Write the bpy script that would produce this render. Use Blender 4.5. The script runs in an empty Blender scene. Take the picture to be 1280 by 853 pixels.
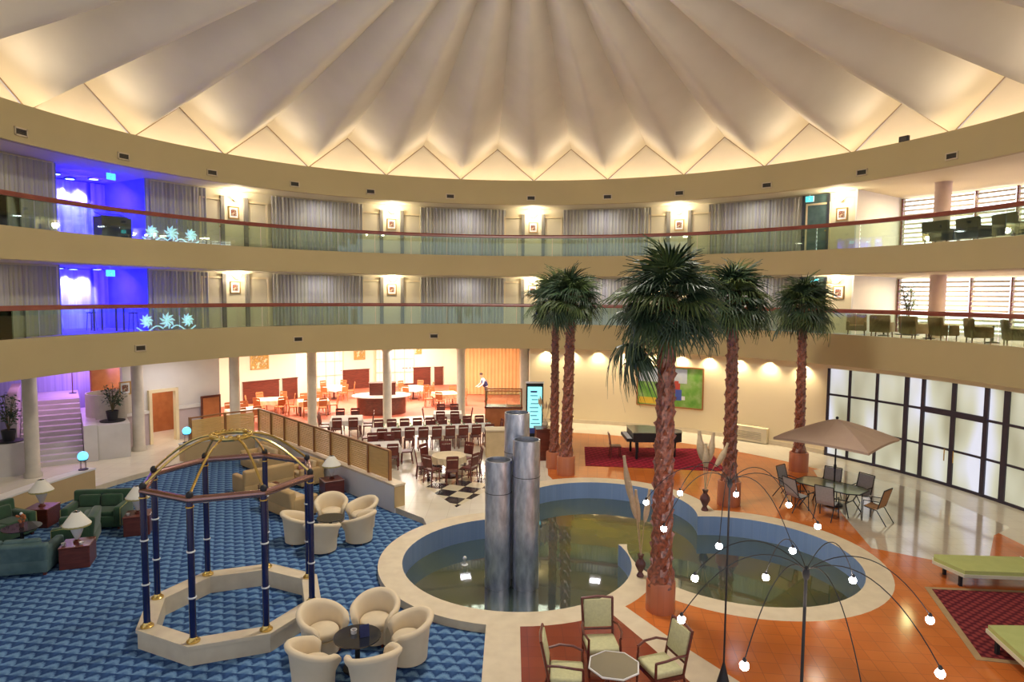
import bpy, bmesh, math, random
from mathutils import Vector, Matrix, geometry
random.seed(7)
PI = math.pi
S = bpy.context.scene
COL = S.collection
CX, CY, R = 0.21, 16.70, 14.91            # centre and radius of the round hall

# ------------------------------------------------------------------ camera, world, exposure
cam_d = bpy.data.cameras.new('camera')
cam_d.sensor_width = 36.0
cam_d.lens = 810.98 / 1280 * 36
cam_d.clip_end = 300
cam = bpy.data.objects.new('camera', cam_d)
COL.objects.link(cam)
cam.matrix_world = Matrix.Translation((0, 0, 6.3)) @ Matrix.Rotation(PI/2 - 0.0716, 4, 'X') @ Matrix.Rotation(0.0085, 4, 'Z')
S.camera = cam
S.view_settings.view_transform = 'Standard'
S.view_settings.look = 'None'
S.view_settings.exposure = 0.0
S.view_settings.gamma = 1.0
S.view_settings.use_curve_mapping = False
S.cycles.use_denoising = True
S.cycles.max_bounces = 7
S.cycles.diffuse_bounces = 4
S.cycles.glossy_bounces = 3
S.cycles.transparent_max_bounces = 12
S.cycles.sample_clamp_indirect = 6
S.cycles.caustics_reflective = False
S.cycles.caustics_refractive = False
W = bpy.data.worlds.new('world')
S.world = W
W.use_nodes = True
bg = W.node_tree.nodes['Background']
bg.inputs[0].default_value = (0.86, 0.88, 1.0, 1)
bg.inputs[1].default_value = 0.72

def lamp(name, kind, loc, power, color, size=0.3, aim=None, parent=None, spot=None, blend=0.6, size_y=None, spread=None):
    d = bpy.data.lights.new(name, kind)
    d.energy = power
    d.color = color
    if kind == 'AREA':
        d.size = size
        if size_y:
            d.shape = 'RECTANGLE'
            d.size_y = size_y
        if spread:
            d.spread = spread
    else:
        d.shadow_soft_size = size
    if kind == 'SPOT':
        d.spot_size = spot
        d.spot_blend = blend
    o = bpy.data.objects.new(name, d)
    COL.objects.link(o)
    o.location = loc
    if aim is not None:
        o.rotation_euler = (Vector(aim) - Vector(loc)).to_track_quat('-Z', 'Y').to_euler()
    if parent:
        o.parent = parent
    return o

def P(a, r, z=0.0):
    t = math.radians(a)
    return Vector((CX + r*math.sin(t), CY + r*math.cos(t), z))

WARM = (1.0, 0.72, 0.42)
WARM2 = (1.0, 0.88, 0.68)
COOL = (0.80, 0.87, 1.0)
# fill lamp added out of view at the crown of the roof
lamp('crown_fill_light', 'AREA', (CX, CY, 15.6), 1500, (1.0, 0.93, 0.82), size=2.6, aim=(CX, CY, 0))
# restaurant ceiling, lobby ceiling, balcony ceilings
for a, r, p in ((-40, 20.5, 270), (-31, 20.5, 320), (-22, 21, 350), (-13, 21, 350), (-4, 20, 280), (-26, 25, 230), (-14, 26, 250)):
    lamp('restaurant_light', 'AREA', P(a, r, 3.58), p, (1.0, 0.92, 0.78), size=1.4, aim=P(a, r, 0))
lamp('lobby_light', 'AREA', P(-56, 16.4, 3.55), 42, (0.98, 0.92, 0.95), size=1.2, aim=P(-56, 16.4, 0))
lamp('lobby_light', 'AREA', P(-70, 16.2, 3.55), 22, (0.95, 0.90, 1.0), size=1.2, aim=P(-70, 16.2, 0))
lamp('cafe_light', 'AREA', P(-20, 15.9, 3.55), 120, (1.0, 0.93, 0.86), size=1.0, aim=P(-20, 15.9, 0))

# ------------------------------------------------------------------ materials
def newmat(name):
    m = bpy.data.materials.new(name)
    m.use_nodes = True
    nt = m.node_tree
    return m, nt, nt.nodes['Principled BSDF'], nt.nodes['Material Output']

def mat(name, c, rough=0.6, metal=0.0, c2=None, scale=4.0, bump=0.0, spec=0.5, detail=3.0, stretch=None, coat=0.0, sheen=0.0):
    m, nt, b, _ = newmat(name)
    b.inputs['Roughness'].default_value = rough
    b.inputs['Metallic'].default_value = metal
    b.inputs['Specular IOR Level'].default_value = spec
    if coat:
        b.inputs['Coat Weight'].default_value = coat
        b.inputs['Coat Roughness'].default_value = 0.08
    if sheen:
        b.inputs['Sheen Weight'].default_value = sheen
    if c2 is None:
        c2 = tuple(x*0.86 for x in c)
    tc = nt.nodes.new('ShaderNodeTexCoord')
    n = nt.nodes.new('ShaderNodeTexNoise')
    n.inputs['Scale'].default_value = scale
    n.inputs['Detail'].default_value = detail
    if stretch:
        mp = nt.nodes.new('ShaderNodeMapping')
        mp.inputs['Scale'].default_value = stretch
        nt.links.new(tc.outputs['Object'], mp.inputs['Vector'])
        nt.links.new(mp.outputs['Vector'], n.inputs['Vector'])
    else:
        nt.links.new(tc.outputs['Object'], n.inputs['Vector'])
    r = nt.nodes.new('ShaderNodeValToRGB')
    r.color_ramp.elements[0].position = 0.32
    r.color_ramp.elements[1].position = 0.68
    r.color_ramp.elements[0].color = (*c2, 1)
    r.color_ramp.elements[1].color = (*c, 1)
    nt.links.new(n.outputs['Fac'], r.inputs['Fac'])
    nt.links.new(r.outputs['Color'], b.inputs['Base Color'])
    if bump:
        bp = nt.nodes.new('ShaderNodeBump')
        bp.inputs['Strength'].default_value = bump
        bp.inputs['Distance'].default_value = 0.02
        nt.links.new(n.outputs['Fac'], bp.inputs['Height'])
        nt.links.new(bp.outputs['Normal'], b.inputs['Normal'])
    return m

def emis(name, c, s, grad=None):
    m, nt, b, _ = newmat(name)
    b.inputs['Base Color'].default_value = (*c, 1)
    b.inputs['Emission Color'].default_value = (*c, 1)
    b.inputs['Emission Strength'].default_value = s
    b.inputs['Roughness'].default_value = 0.3
    return m

def tiles(name, c, c2, mortar, w, h, rough, offset=0.0, spec=0.5, msize=0.008, rot=0.0, nscale=1.2, namt=0.25, bias=0.0):
    m, nt, b, _ = newmat(name)
    tc = nt.nodes.new('ShaderNodeTexCoord')
    mp = nt.nodes.new('ShaderNodeMapping')
    mp.inputs['Rotation'].default_value = (0, 0, rot)
    nt.links.new(tc.outputs['Object'], mp.inputs['Vector'])
    br = nt.nodes.new('ShaderNodeTexBrick')
    br.offset = offset
    br.inputs['Color1'].default_value = (*c, 1)
    br.inputs['Color2'].default_value = (*c2, 1)
    br.inputs['Mortar'].default_value = (*mortar, 1)
    br.inputs['Scale'].default_value = 1
    br.inputs['Mortar Size'].default_value = msize
    br.inputs['Brick Width'].default_value = w
    br.inputs['Row Height'].default_value = h
    br.inputs['Bias'].default_value = bias
    nt.links.new(mp.outputs['Vector'], br.inputs['Vector'])
    n = nt.nodes.new('ShaderNodeTexNoise')
    n.inputs['Scale'].default_value = nscale
    nt.links.new(tc.outputs['Object'], n.inputs['Vector'])
    mx = nt.nodes.new('ShaderNodeMix')
    mx.data_type = 'RGBA'
    mx.blend_type = 'MULTIPLY'
    mx.inputs[0].default_value = namt
    nt.links.new(br.outputs['Color'], mx.inputs[6])
    nt.links.new(n.outputs['Color'], mx.inputs[7])
    # keep noise grey
    bw = nt.nodes.new('ShaderNodeRGBToBW')
    mr = nt.nodes.new('ShaderNodeMapRange')
    mr.inputs['To Min'].default_value = 0.4
    mr.inputs['To Max'].default_value = 1.5
    nt.links.new(n.outputs['Color'], bw.inputs[0])
    nt.links.new(bw.outputs[0], mr.inputs['Value'])
    nt.links.new(mr.outputs[0], mx.inputs[7])
    nt.links.new(mx.outputs[2], b.inputs['Base Color'])
    b.inputs['Roughness'].default_value = rough
    b.inputs['Specular IOR Level'].default_value = spec
    return m

def math_node(nt, op, a, b=None):
    n = nt.nodes.new('ShaderNodeMath')
    n.operation = op
    for i, v in enumerate((a, b)):
        if v is None:
            continue
        if isinstance(v, (int, float)):
            n.inputs[i].default_value = v
        else:
            nt.links.new(v, n.inputs[i])
    return n.outputs[0]

def lattice(name, c, c2, px, py, rough=0.95, rot=0.0, edge=0.25, c3=None):
    """woven pattern of staggered motifs"""
    m, nt, b, _ = newmat(name)
    tc = nt.nodes.new('ShaderNodeTexCoord')
    mp = nt.nodes.new('ShaderNodeMapping')
    mp.inputs['Rotation'].default_value = (0, 0, rot)
    nt.links.new(tc.outputs['Object'], mp.inputs['Vector'])
    sp = nt.nodes.new('ShaderNodeSeparateXYZ')
    nt.links.new(mp.outputs['Vector'], sp.inputs[0])
    fx = math_node(nt, 'COSINE', math_node(nt, 'MULTIPLY', sp.outputs[0], 2*PI/px))
    y2 = math_node(nt, 'MULTIPLY', sp.outputs[1], 2*PI/py)
    fy = math_node(nt, 'COSINE', y2)
    f2 = math_node(nt, 'COSINE', math_node(nt, 'MULTIPLY', sp.outputs[0], 4*PI/px))
    v = math_node(nt, 'ADD', math_node(nt, 'MULTIPLY', fx, fy), math_node(nt, 'MULTIPLY', f2, 0.28))
    r = nt.nodes.new('ShaderNodeValToRGB')
    mr = nt.nodes.new('ShaderNodeMapRange')
    mr.inputs['From Min'].default_value = -1
    mr.inputs['From Max'].default_value = 1
    nt.links.new(v, mr.inputs['Value'])
    nt.links.new(mr.outputs[0], r.inputs['Fac'])
    r.color_ramp.elements[0].position = 0.5 - edge
    r.color_ramp.elements[1].position = 0.5 + edge
    r.color_ramp.elements[0].color = (*c2, 1)
    r.color_ramp.elements[1].color = (*c, 1)
    if c3:
        e = r.color_ramp.elements.new(0.96)
        e.color = (*c3, 1)
    nt.links.new(r.outputs['Color'], b.inputs['Base Color'])
    b.inputs['Roughness'].default_value = rough
    b.inputs['Specular IOR Level'].default_value = 0.15
    return m

def scallop(name, px, py, rot):
    """staggered fish-scale weave: pale arcs over deep blue"""
    m, nt, b, _ = newmat(name)
    tc = nt.nodes.new('ShaderNodeTexCoord')
    mp = nt.nodes.new('ShaderNodeMapping')
    mp.inputs['Rotation'].default_value = (0, 0, rot)
    nt.links.new(tc.outputs['Object'], mp.inputs['Vector'])
    sp = nt.nodes.new('ShaderNodeSeparateXYZ')
    nt.links.new(mp.outputs['Vector'], sp.inputs[0])
    u = math_node(nt, 'MULTIPLY', sp.outputs[1], 1/py)
    row = math_node(nt, 'FLOOR', u)
    half = math_node(nt, 'MULTIPLY', math_node(nt, 'PINGPONG', row, 1.0), 0.5)
    xs = math_node(nt, 'ADD', math_node(nt, 'MULTIPLY', sp.outputs[0], 1/px), half)
    arc = math_node(nt, 'ABSOLUTE', math_node(nt, 'SINE', math_node(nt, 'MULTIPLY', xs, PI)))
    d = math_node(nt, 'SUBTRACT', math_node(nt, 'FRACT', u), math_node(nt, 'MULTIPLY', arc, 0.62))
    n = nt.nodes.new('ShaderNodeTexNoise')
    n.inputs['Scale'].default_value = 30
    nt.links.new(tc.outputs['Object'], n.inputs['Vector'])
    d2 = math_node(nt, 'ADD', d, math_node(nt, 'MULTIPLY', math_node(nt, 'SUBTRACT', n.outputs['Fac'], 0.5), 0.5))
    r = nt.nodes.new('ShaderNodeValToRGB')
    mr = nt.nodes.new('ShaderNodeMapRange')
    mr.inputs['From Min'].default_value = -0.7
    mr.inputs['From Max'].default_value = 1.1
    nt.links.new(d2, mr.inputs['Value'])
    nt.links.new(mr.outputs[0], r.inputs['Fac'])
    e = r.color_ramp.elements
    e[0].position, e[0].color = 0.05, (0.060, 0.135, 0.29, 1)
    e[1].position, e[1].color = 0.95, (0.045, 0.11, 0.27, 1)
    for p_, c_ in ((0.30, (0.17, 0.31, 0.49, 1)), (0.42, (0.11, 0.22, 0.40, 1)), (0.52, (0.022, 0.055, 0.16, 1)), (0.66, (0.030, 0.075, 0.20, 1))):
        x = e.new(p_)
        x.color = c_
    nt.links.new(r.outputs['Color'], b.inputs['Base Color'])
    b.inputs['Roughness'].default_value = 0.95
    b.inputs['Specular IOR Level'].default_value = 0.12
    return m

def glassmat(name, tint, refl=0.08, rough=0.02):
    m = bpy.data.materials.new(name)
    m.use_nodes = True
    nt = m.node_tree
    nt.nodes.clear()
    out = nt.nodes.new('ShaderNodeOutputMaterial')
    t = nt.nodes.new('ShaderNodeBsdfTransparent')
    t.inputs[0].default_value = (*tint, 1)
    g = nt.nodes.new('ShaderNodeBsdfGlossy')
    g.inputs['Color'].default_value = (0.9, 1.0, 0.93, 1)
    g.inputs['Roughness'].default_value = rough
    fr = nt.nodes.new('ShaderNodeFresnel')
    fr.inputs[0].default_value = 1.45
    ad = math_node(nt, 'ADD', fr.outputs[0], refl)
    mx = nt.nodes.new('ShaderNodeMixShader')
    nt.links.new(ad, mx.inputs[0])
    nt.links.new(t.outputs[0], mx.inputs[1])
    nt.links.new(g.outputs[0], mx.inputs[2])
    nt.links.new(mx.outputs[0], out.inputs[0])
    return m

def stripes(name, cols, freq, rough=0.85, axis='ANG', spec=0.2):
    """vertical fabric stripes running round the hall"""
    m, nt, b, _ = newmat(name)
    geo = nt.nodes.new('ShaderNodeNewGeometry')
    sp = nt.nodes.new('ShaderNodeSeparateXYZ')
    nt.links.new(geo.outputs['Position'], sp.inputs[0])
    ang = math_node(nt, 'ARCTAN2', math_node(nt, 'SUBTRACT', sp.outputs[0], CX), math_node(nt, 'SUBTRACT', sp.outputs[1], CY))
    cb = nt.nodes.new('ShaderNodeCombineXYZ')
    nt.links.new(math_node(nt, 'MULTIPLY', ang, freq), cb.inputs[0])
    nt.links.new(math_node(nt, 'MULTIPLY', sp.outputs[2], 0.04), cb.inputs[2])
    n = nt.nodes.new('ShaderNodeTexNoise')
    n.inputs['Scale'].default_value = 1.0
    n.inputs['Detail'].default_value = 2.0
    nt.links.new(cb.outputs[0], n.inputs['Vector'])
    r = nt.nodes.new('ShaderNodeValToRGB')
    els = r.color_ramp.elements
    for i, c in enumerate(cols):
        pos = 0.3 + 0.4*i/(len(cols)-1)
        e = els[i] if i < 2 else els.new(pos)
        e.position = pos
        e.color = (*c, 1)
    nt.links.new(n.outputs['Fac'], r.inputs['Fac'])
    nt.links.new(r.outputs['Color'], b.inputs['Base Color'])
    b.inputs['Roughness'].default_value = rough
    b.inputs['Specular IOR Level'].default_value = spec
    return m

M = {}
M['roof'] = mat('roof_membrane', (0.86, 0.81, 0.72), 0.8, c2=(0.81, 0.76, 0.67), scale=0.7)
M['rooftri'] = mat('roof_panel', (0.86, 0.80, 0.70), 0.8, c2=(0.82, 0.76, 0.66), scale=0.8)
M['seam'] = mat('seam_brown', (0.36, 0.26, 0.17), 0.7)
M['fascia'] = mat('fascia_plaster', (0.50, 0.405, 0.205), 0.75, c2=(0.47, 0.38, 0.19), scale=0.5)
M['soffit'] = mat('soffit_plaster', (0.72, 0.64, 0.42), 0.8, c2=(0.68, 0.60, 0.39), scale=0.5)
M['cream'] = mat('cream_wall', (0.84, 0.71, 0.45), 0.7, c2=(0.81, 0.68, 0.43), scale=0.6)
M['beige'] = mat('beige_wall', (0.72, 0.64, 0.44), 0.7, c2=(0.68, 0.60, 0.41), scale=0.8)
M['yellow'] = mat('restaurant_wall', (0.83, 0.78, 0.64), 0.7, c2=(0.80, 0.75, 0.61), scale=0.5)
M['white'] = mat('white_plaster', (0.80, 0.78, 0.74), 0.6, c2=(0.75, 0.73, 0.70), scale=1)
M['mauve'] = mat('mauve_panel', (0.50, 0.41, 0.43), 0.6, c2=(0.46, 0.38, 0.40), scale=2)
M['column'] = mat('column_stone', (0.55, 0.50, 0.41), 0.55, c2=(0.47, 0.43, 0.36), scale=3)
M['pinkcol'] = mat('column_pink', (0.62, 0.46, 0.40), 0.55, scale=2)
M['rail'] = mat('handrail_wood', (0.26, 0.060, 0.035), 0.28, c2=(0.20, 0.04, 0.025), scale=3, spec=0.6)
M['glass'] = glassmat('balustrade_glass', (0.80, 0.90, 0.82), 0.05)
M['curtain'] = stripes('wall_fabric', [(0.33, 0.30, 0.25), (0.44, 0.42, 0.41), (0.47, 0.45, 0.32), (0.52, 0.49, 0.49)], 190)
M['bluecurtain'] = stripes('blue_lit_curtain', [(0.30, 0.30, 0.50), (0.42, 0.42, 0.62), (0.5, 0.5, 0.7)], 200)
M['stone'] = tiles('stone_floor', (0.74, 0.68, 0.55), (0.70, 0.63, 0.50), (0.60, 0.52, 0.40), 0.6, 0.6, 0.24, msize=0.006, namt=0.2)
M['stonegloss'] = tiles('polished_stone', (0.72, 0.62, 0.47), (0.68, 0.58, 0.44), (0.55, 0.46, 0.34), 0.45, 0.45, 0.10, msize=0.005, namt=0.2, spec=1.0)
_b = M['stonegloss'].node_tree.nodes['Principled BSDF']
_b.inputs['Coat Weight'].default_value = 1.0
_b.inputs['Coat IOR'].default_value = 2.0
_b.inputs['Coat Roughness'].default_value = 0.09
M['rim'] = mat('rim_limestone', (0.74, 0.63, 0.44), 0.42, c2=(0.66, 0.55, 0.38), scale=3.5)
M['terra'] = tiles('terracotta_tiles', (0.62, 0.175, 0.036), (0.56, 0.150, 0.030), (0.40, 0.12, 0.035), 0.33, 0.33, 0.12, msize=0.006, rot=0.12, namt=0.45, nscale=0.7)
M['darkterra'] = tiles('terracotta_terrace', (0.27, 0.055, 0.022), (0.24, 0.045, 0.018), (0.18, 0.04, 0.02), 0.33, 0.33, 0.22, msize=0.005, namt=0.4, nscale=0.9)
M['carpet'] = scallop('blue_carpet', 0.27, 0.24, 0.10)
M['checker'] = None
M['redfloor'] = mat('red_carpet', (0.56, 0.15, 0.085), 0.6, c2=(0.50, 0.13, 0.075), scale=3)
M['pooltile'] = tiles('pool_blue_tile', (0.27, 0.40, 0.66), (0.25, 0.37, 0.62), (0.3, 0.42, 0.66), 0.2, 0.1, 0.3, msize=0.004, namt=0.2)
M['poollow'] = mat('pool_dark_band', (0.05, 0.07, 0.085), 0.4, scale=3)
M['poolgrey'] = mat('pool_floor', (0.14, 0.17, 0.12), 0.6, scale=1.0)
M['brass'] = mat('brass', (0.80, 0.58, 0.20), 0.25, 1.0, c2=(0.7, 0.5, 0.16), scale=6)
M['bronze'] = mat('polished_copper_tube', (0.42, 0.25, 0.22), 0.22, 1.0, c2=(0.36, 0.21, 0.20), scale=4)
M['navy'] = mat('navy_lacquer', (0.006, 0.012, 0.085), 0.22, c2=(0.004, 0.008, 0.06), scale=3, coat=0.4)
M['black'] = mat('black_metal', (0.012, 0.012, 0.016), 0.55, c2=(0.01, 0.01, 0.013), scale=3)
M['steel'] = mat('rolled_steel', (0.80, 0.83, 0.90), 0.36, 1.0, c2=(0.46, 0.49, 0.56), scale=9, detail=6, bump=0.25, stretch=(1, 1, 0.35))
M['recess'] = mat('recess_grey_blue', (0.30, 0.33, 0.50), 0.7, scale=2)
M['pilaster'] = mat('grey_pilaster', (0.22, 0.20, 0.17), 0.6, scale=3)
M['marble'] = mat('lobby_marble', (0.60, 0.57, 0.54), 0.4, c2=(0.53, 0.50, 0.47), scale=1.5)
M['steeldark'] = mat('steel_cap', (0.10, 0.11, 0.13), 0.4, 0.8, scale=4)
M['tub'] = mat('cream_upholstery', (0.80, 0.66, 0.44), 0.75, c2=(0.75, 0.61, 0.40), scale=2.5, sheen=0.2)
M['tubseat'] = mat('cream_cushion', (0.84, 0.70, 0.48), 0.8, scale=3)
M['darkglass'] = mat('dark_glass_top', (0.02, 0.025, 0.035), 0.05, c2=(0.018, 0.02, 0.03), spec=0.9, scale=2)
M['green'] = mat('green_velvet', (0.025, 0.085, 0.035), 0.8, c2=(0.015, 0.05, 0.022), scale=3, sheen=0.3)
M['teal'] = mat('slate_upholstery', (0.10, 0.17, 0.17), 0.7, c2=(0.05, 0.10, 0.10), scale=3)
M['piping'] = mat('gold_piping', (0.35, 0.33, 0.12), 0.6)
M['tan'] = mat('tan_upholstery', (0.56, 0.38, 0.17), 0.75, c2=(0.50, 0.33, 0.14), scale=2.5)
M['tanlight'] = mat('tan_cushion', (0.66, 0.50, 0.28), 0.75, scale=3)
M['tanwall'] = mat('tan_panelled_wall', (0.56, 0.40, 0.20), 0.6, c2=(0.52, 0.365, 0.18), scale=1.2)
M['pink'] = mat('rose_cushion', (0.55, 0.30, 0.27), 0.8, scale=5)
M['darkwood'] = mat('mahogany', (0.16, 0.035, 0.020), 0.32, c2=(0.10, 0.022, 0.013), scale=3, stretch=(1, 6, 6), coat=0.2)
M['chairwood'] = mat('chair_wood', (0.17, 0.035, 0.025), 0.4, c2=(0.10, 0.02, 0.016), scale=5)
M['orangewood'] = mat('orange_wood', (0.50, 0.17, 0.055), 0.45, c2=(0.42, 0.13, 0.04), scale=4)
M['screenwood'] = mat('slatted_oak', (0.78, 0.50, 0.17), 0.5, c2=(0.70, 0.43, 0.14), scale=3, stretch=(1, 1, 8))
M['screenpost'] = mat('screen_post', (0.36, 0.15, 0.05), 0.45, scale=3)
M['cloth'] = mat('white_tablecloth', (0.84, 0.80, 0.74), 0.8, c2=(0.80, 0.76, 0.70), scale=3)
M['creamcloth'] = mat('cream_tablecloth', (0.80, 0.66, 0.42), 0.8, scale=3)
M['lampwhite'] = mat('white_ceramic', (0.82, 0.80, 0.76), 0.25, scale=2)
M['shade'] = mat('pleated_lamp_shade', (0.84, 0.82, 0.72), 0.8, scale=2)
M['shadegold'] = mat('shade_fringe', (0.55, 0.46, 0.16), 0.7, scale=20)
M['ped'] = tiles('terracotta_pedestal', (0.50, 0.165, 0.075), (0.45, 0.14, 0.06), (0.40, 0.14, 0.07), 0.12, 3.0, 0.3, msize=0.003, namt=0.2)
M['trunk'] = mat('palm_trunk', (0.40, 0.11, 0.050), 0.30, c2=(0.09, 0.020, 0.012), scale=17, bump=1.0, detail=5, spec=1.0)
M['frond'] = mat('palm_leaf', (0.045, 0.085, 0.038), 0.4, c2=(0.016, 0.036, 0.020), scale=3)
M['frondlight'] = mat('palm_leaf_light', (0.11, 0.155, 0.045), 0.45, c2=(0.05, 0.09, 0.03), scale=3)
M['stem'] = mat('palm_stalk', (0.12, 0.10, 0.035), 0.5, scale=5)
M['soil'] = mat('soil', (0.03, 0.018, 0.012), 0.95, scale=20, bump=0.5)
M['paleseat'] = mat('pale_green_brocade', (0.58, 0.56, 0.30), 0.75, c2=(0.50, 0.48, 0.26), scale=22)
M['glasstop'] = mat('smoked_glass_top', (0.20, 0.18, 0.12), 0.12, c2=(0.17, 0.15, 0.10), spec=0.8, scale=1)
M['greenglass'] = mat('green_glass_top', (0.27, 0.33, 0.20), 0.08, c2=(0.24, 0.30, 0.18), spec=0.8, scale=1)
M['sling'] = mat('grey_sling_fabric', (0.42, 0.41, 0.40), 0.7, scale=20)
M['slingtan'] = mat('brown_sling_fabric', (0.42, 0.22, 0.10), 0.7, scale=20)
M['umbrella'] = mat('taupe_canvas', (0.50, 0.36, 0.27), 0.8, c2=(0.47, 0.335, 0.25), scale=2)
M['daybed'] = mat('olive_green_cushion', (0.46, 0.50, 0.17), 0.8, c2=(0.42, 0.46, 0.15), scale=4)
M['daybase'] = mat('pale_frame', (0.70, 0.68, 0.50), 0.5, scale=3)
M['rugred'] = lattice('crimson_rug', (0.36, 0.02, 0.045), (0.19, 0.010, 0.022), 0.34, 0.34, edge=0.3)
M['rugdark'] = lattice('burgundy_rug', (0.27, 0.045, 0.045), (0.085, 0.010, 0.018), 0.20, 0.20, edge=0.3, rot=0.2)
M['rugborder'] = mat('rug_border', (0.42, 0.28, 0.13), 0.9, scale=6)
M['frame'] = mat('dark_window_frame', (0.035, 0.025, 0.045), 0.4, scale=2)
M['purplefr'] = M['frame']
M['plume'] = mat('pampas_plume', (0.72, 0.55, 0.36), 0.9, c2=(0.60, 0.45, 0.28), scale=14)
M['stalk'] = mat('dry_stalk', (0.62, 0.48, 0.28), 0.8, scale=6)
M['vase'] = mat('dark_vase', (0.14, 0.05, 0.045), 0.25, c2=(0.09, 0.03, 0.03), scale=5)
M['acwhite'] = mat('heater_cream', (0.78, 0.68, 0.46), 0.5, scale=2)
M['acgrille'] = mat('heater_grille', (0.50, 0.42, 0.30), 0.5, scale=2)
M['vent'] = mat('vent_grille', (0.07, 0.06, 0.045), 0.5, scale=2)
M['ventframe'] = mat('vent_frame', (0.60, 0.50, 0.33), 0.6, scale=2)
M['leaf'] = mat('dark_leaf', (0.025, 0.07, 0.03), 0.5, scale=3)
M['ivory'] = mat('ivory_white', (0.82, 0.84, 0.84), 0.5, scale=2)
M['skin'] = mat('skin', (0.45, 0.25, 0.16), 0.6, scale=2)
M['hair'] = mat('dark_hair', (0.02, 0.012, 0.01), 0.6, scale=5)
M['shirt'] = mat('white_shirt', (0.75, 0.72, 0.70), 0.8, scale=3)
M['vest'] = mat('navy_waistcoat', (0.02, 0.03, 0.12), 0.7, scale=3)
M['gold'] = mat('gilt_frame', (0.62, 0.40, 0.14), 0.35, 0.6, scale=8)
M['bulb'] = emis('bulb_glow', (1.0, 0.88, 0.82), 70)
M['sconce'] = emis('sconce_glow', (1.0, 0.80, 0.50), 9)
M['down'] = emis('downlight_glow', (1.0, 0.85, 0.62), 60)
M['bluelens'] = emis('blue_downlight', (0.45, 0.75, 1.0), 5)
M['blueglobe'] = emis('cyan_globe_glow', (0.12, 0.60, 1.0), 2.2)
M['exit'] = emis('exit_sign_glow', (0.08, 0.75, 0.85), 1.6)
M['cove'] = emis('cove_tube_glow', (1.0, 0.79, 0.52), 9)
M['blindglow'] = emis('bright_window_behind_blind', (0.90, 0.88, 1.0), 2.6)

def water():
    m, nt, b, _ = newmat('pond_water')
    tc = nt.nodes.new('ShaderNodeTexCoord')
    n = nt.nodes.new('ShaderNodeTexNoise')
    n.inputs['Scale'].default_value = 0.30
    n.inputs['Detail'].default_value = 3
    nt.links.new(tc.outputs['Object'], n.inputs['Vector'])
    r = nt.nodes.new('ShaderNodeValToRGB')
    e = r.color_ramp.elements
    e[0].position, e[0].color = 0.40, (0.050, 0.078, 0.080, 1)
    e[1].position, e[1].color = 0.68, (0.17, 0.165, 0.030, 1)
    x = e.new(0.53); x.color = (0.072, 0.090, 0.048, 1)
    nt.links.new(n.outputs['Fac'], r.inputs['Fac'])
    nt.links.new(r.outputs['Color'], b.inputs['Base Color'])
    b.inputs['Roughness'].default_value = 0.03
    b.inputs['IOR'].default_value = 1.85
    b.inputs['Specular IOR Level'].default_value = 0.75
    n2 = nt.nodes.new('ShaderNodeTexNoise')
    n2.inputs['Scale'].default_value = 7
    nt.links.new(tc.outputs['Object'], n2.inputs['Vector'])
    bp = nt.nodes.new('ShaderNodeBump')
    bp.inputs['Strength'].default_value = 0.012
    bp.inputs['Distance'].default_value = 0.02
    nt.links.new(n2.outputs['Fac'], bp.inputs['Height'])
    nt.links.new(bp.outputs['Normal'], b.inputs['Normal'])
    return m
M['water'] = water()

def checker_mat():
    m, nt, b, _ = newmat('checker_floor')
    tc = nt.nodes.new('ShaderNodeTexCoord')
    mp = nt.nodes.new('ShaderNodeMapping')
    mp.inputs['Rotation'].default_value = (0, 0, 0.38)
    nt.links.new(tc.outputs['Object'], mp.inputs['Vector'])
    c = nt.nodes.new('ShaderNodeTexChecker')
    c.inputs['Scale'].default_value = 1.75
    c.inputs['Color1'].default_value = (0.66, 0.58, 0.40, 1)
    c.inputs['Color2'].default_value = (0.03, 0.028, 0.035, 1)
    nt.links.new(mp.outputs['Vector'], c.inputs['Vector'])
    nt.links.new(c.outputs['Color'], b.inputs['Base Color'])
    b.inputs['Roughness'].default_value = 0.15
    return m
M['checker'] = checker_mat()

def frosted():
    """frosted pane, lit from the court behind it"""
    m, nt, b, _ = newmat('frosted_lit_pane')
    geo = nt.nodes.new('ShaderNodeNewGeometry')
    sp = nt.nodes.new('ShaderNodeSeparateXYZ')
    nt.links.new(geo.outputs['Position'], sp.inputs[0])
    ang = math_node(nt, 'ARCTAN2', math_node(nt, 'SUBTRACT', sp.outputs[0], CX), math_node(nt, 'SUBTRACT', sp.outputs[1], CY))
    cb = nt.nodes.new('ShaderNodeCombineXYZ')
    nt.links.new(math_node(nt, 'MULTIPLY', ang, 14.0), cb.inputs[0])
    nt.links.new(math_node(nt, 'MULTIPLY', sp.outputs[2], 0.35), cb.inputs[2])
    n = nt.nodes.new('ShaderNodeTexNoise')
    n.inputs['Scale'].default_value = 1.0
    n.inputs['Detail'].default_value = 1.0
    nt.links.new(cb.outputs[0], n.inputs['Vector'])
    r = nt.nodes.new('ShaderNodeValToRGB')
    e = r.color_ramp.elements
    e[0].position, e[0].color = 0.33, (0.34, 0.32, 0.20, 1)
    e[1].position, e[1].color = 0.66, (0.78, 0.80, 0.95, 1)
    x = e.new(0.5); x.color = (0.60, 0.60, 0.46, 1)
    nt.links.new(n.outputs['Fac'], r.inputs['Fac'])
    nt.links.new(r.outputs['Color'], b.inputs['Emission Color'])
    b.inputs['Emission Strength'].default_value = 0.85
    b.inputs['Base Color'].default_value = (0.25, 0.26, 0.22, 1)
    b.inputs['Roughness'].default_value = 0.25
    return m
M['frosted'] = frosted()

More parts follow.
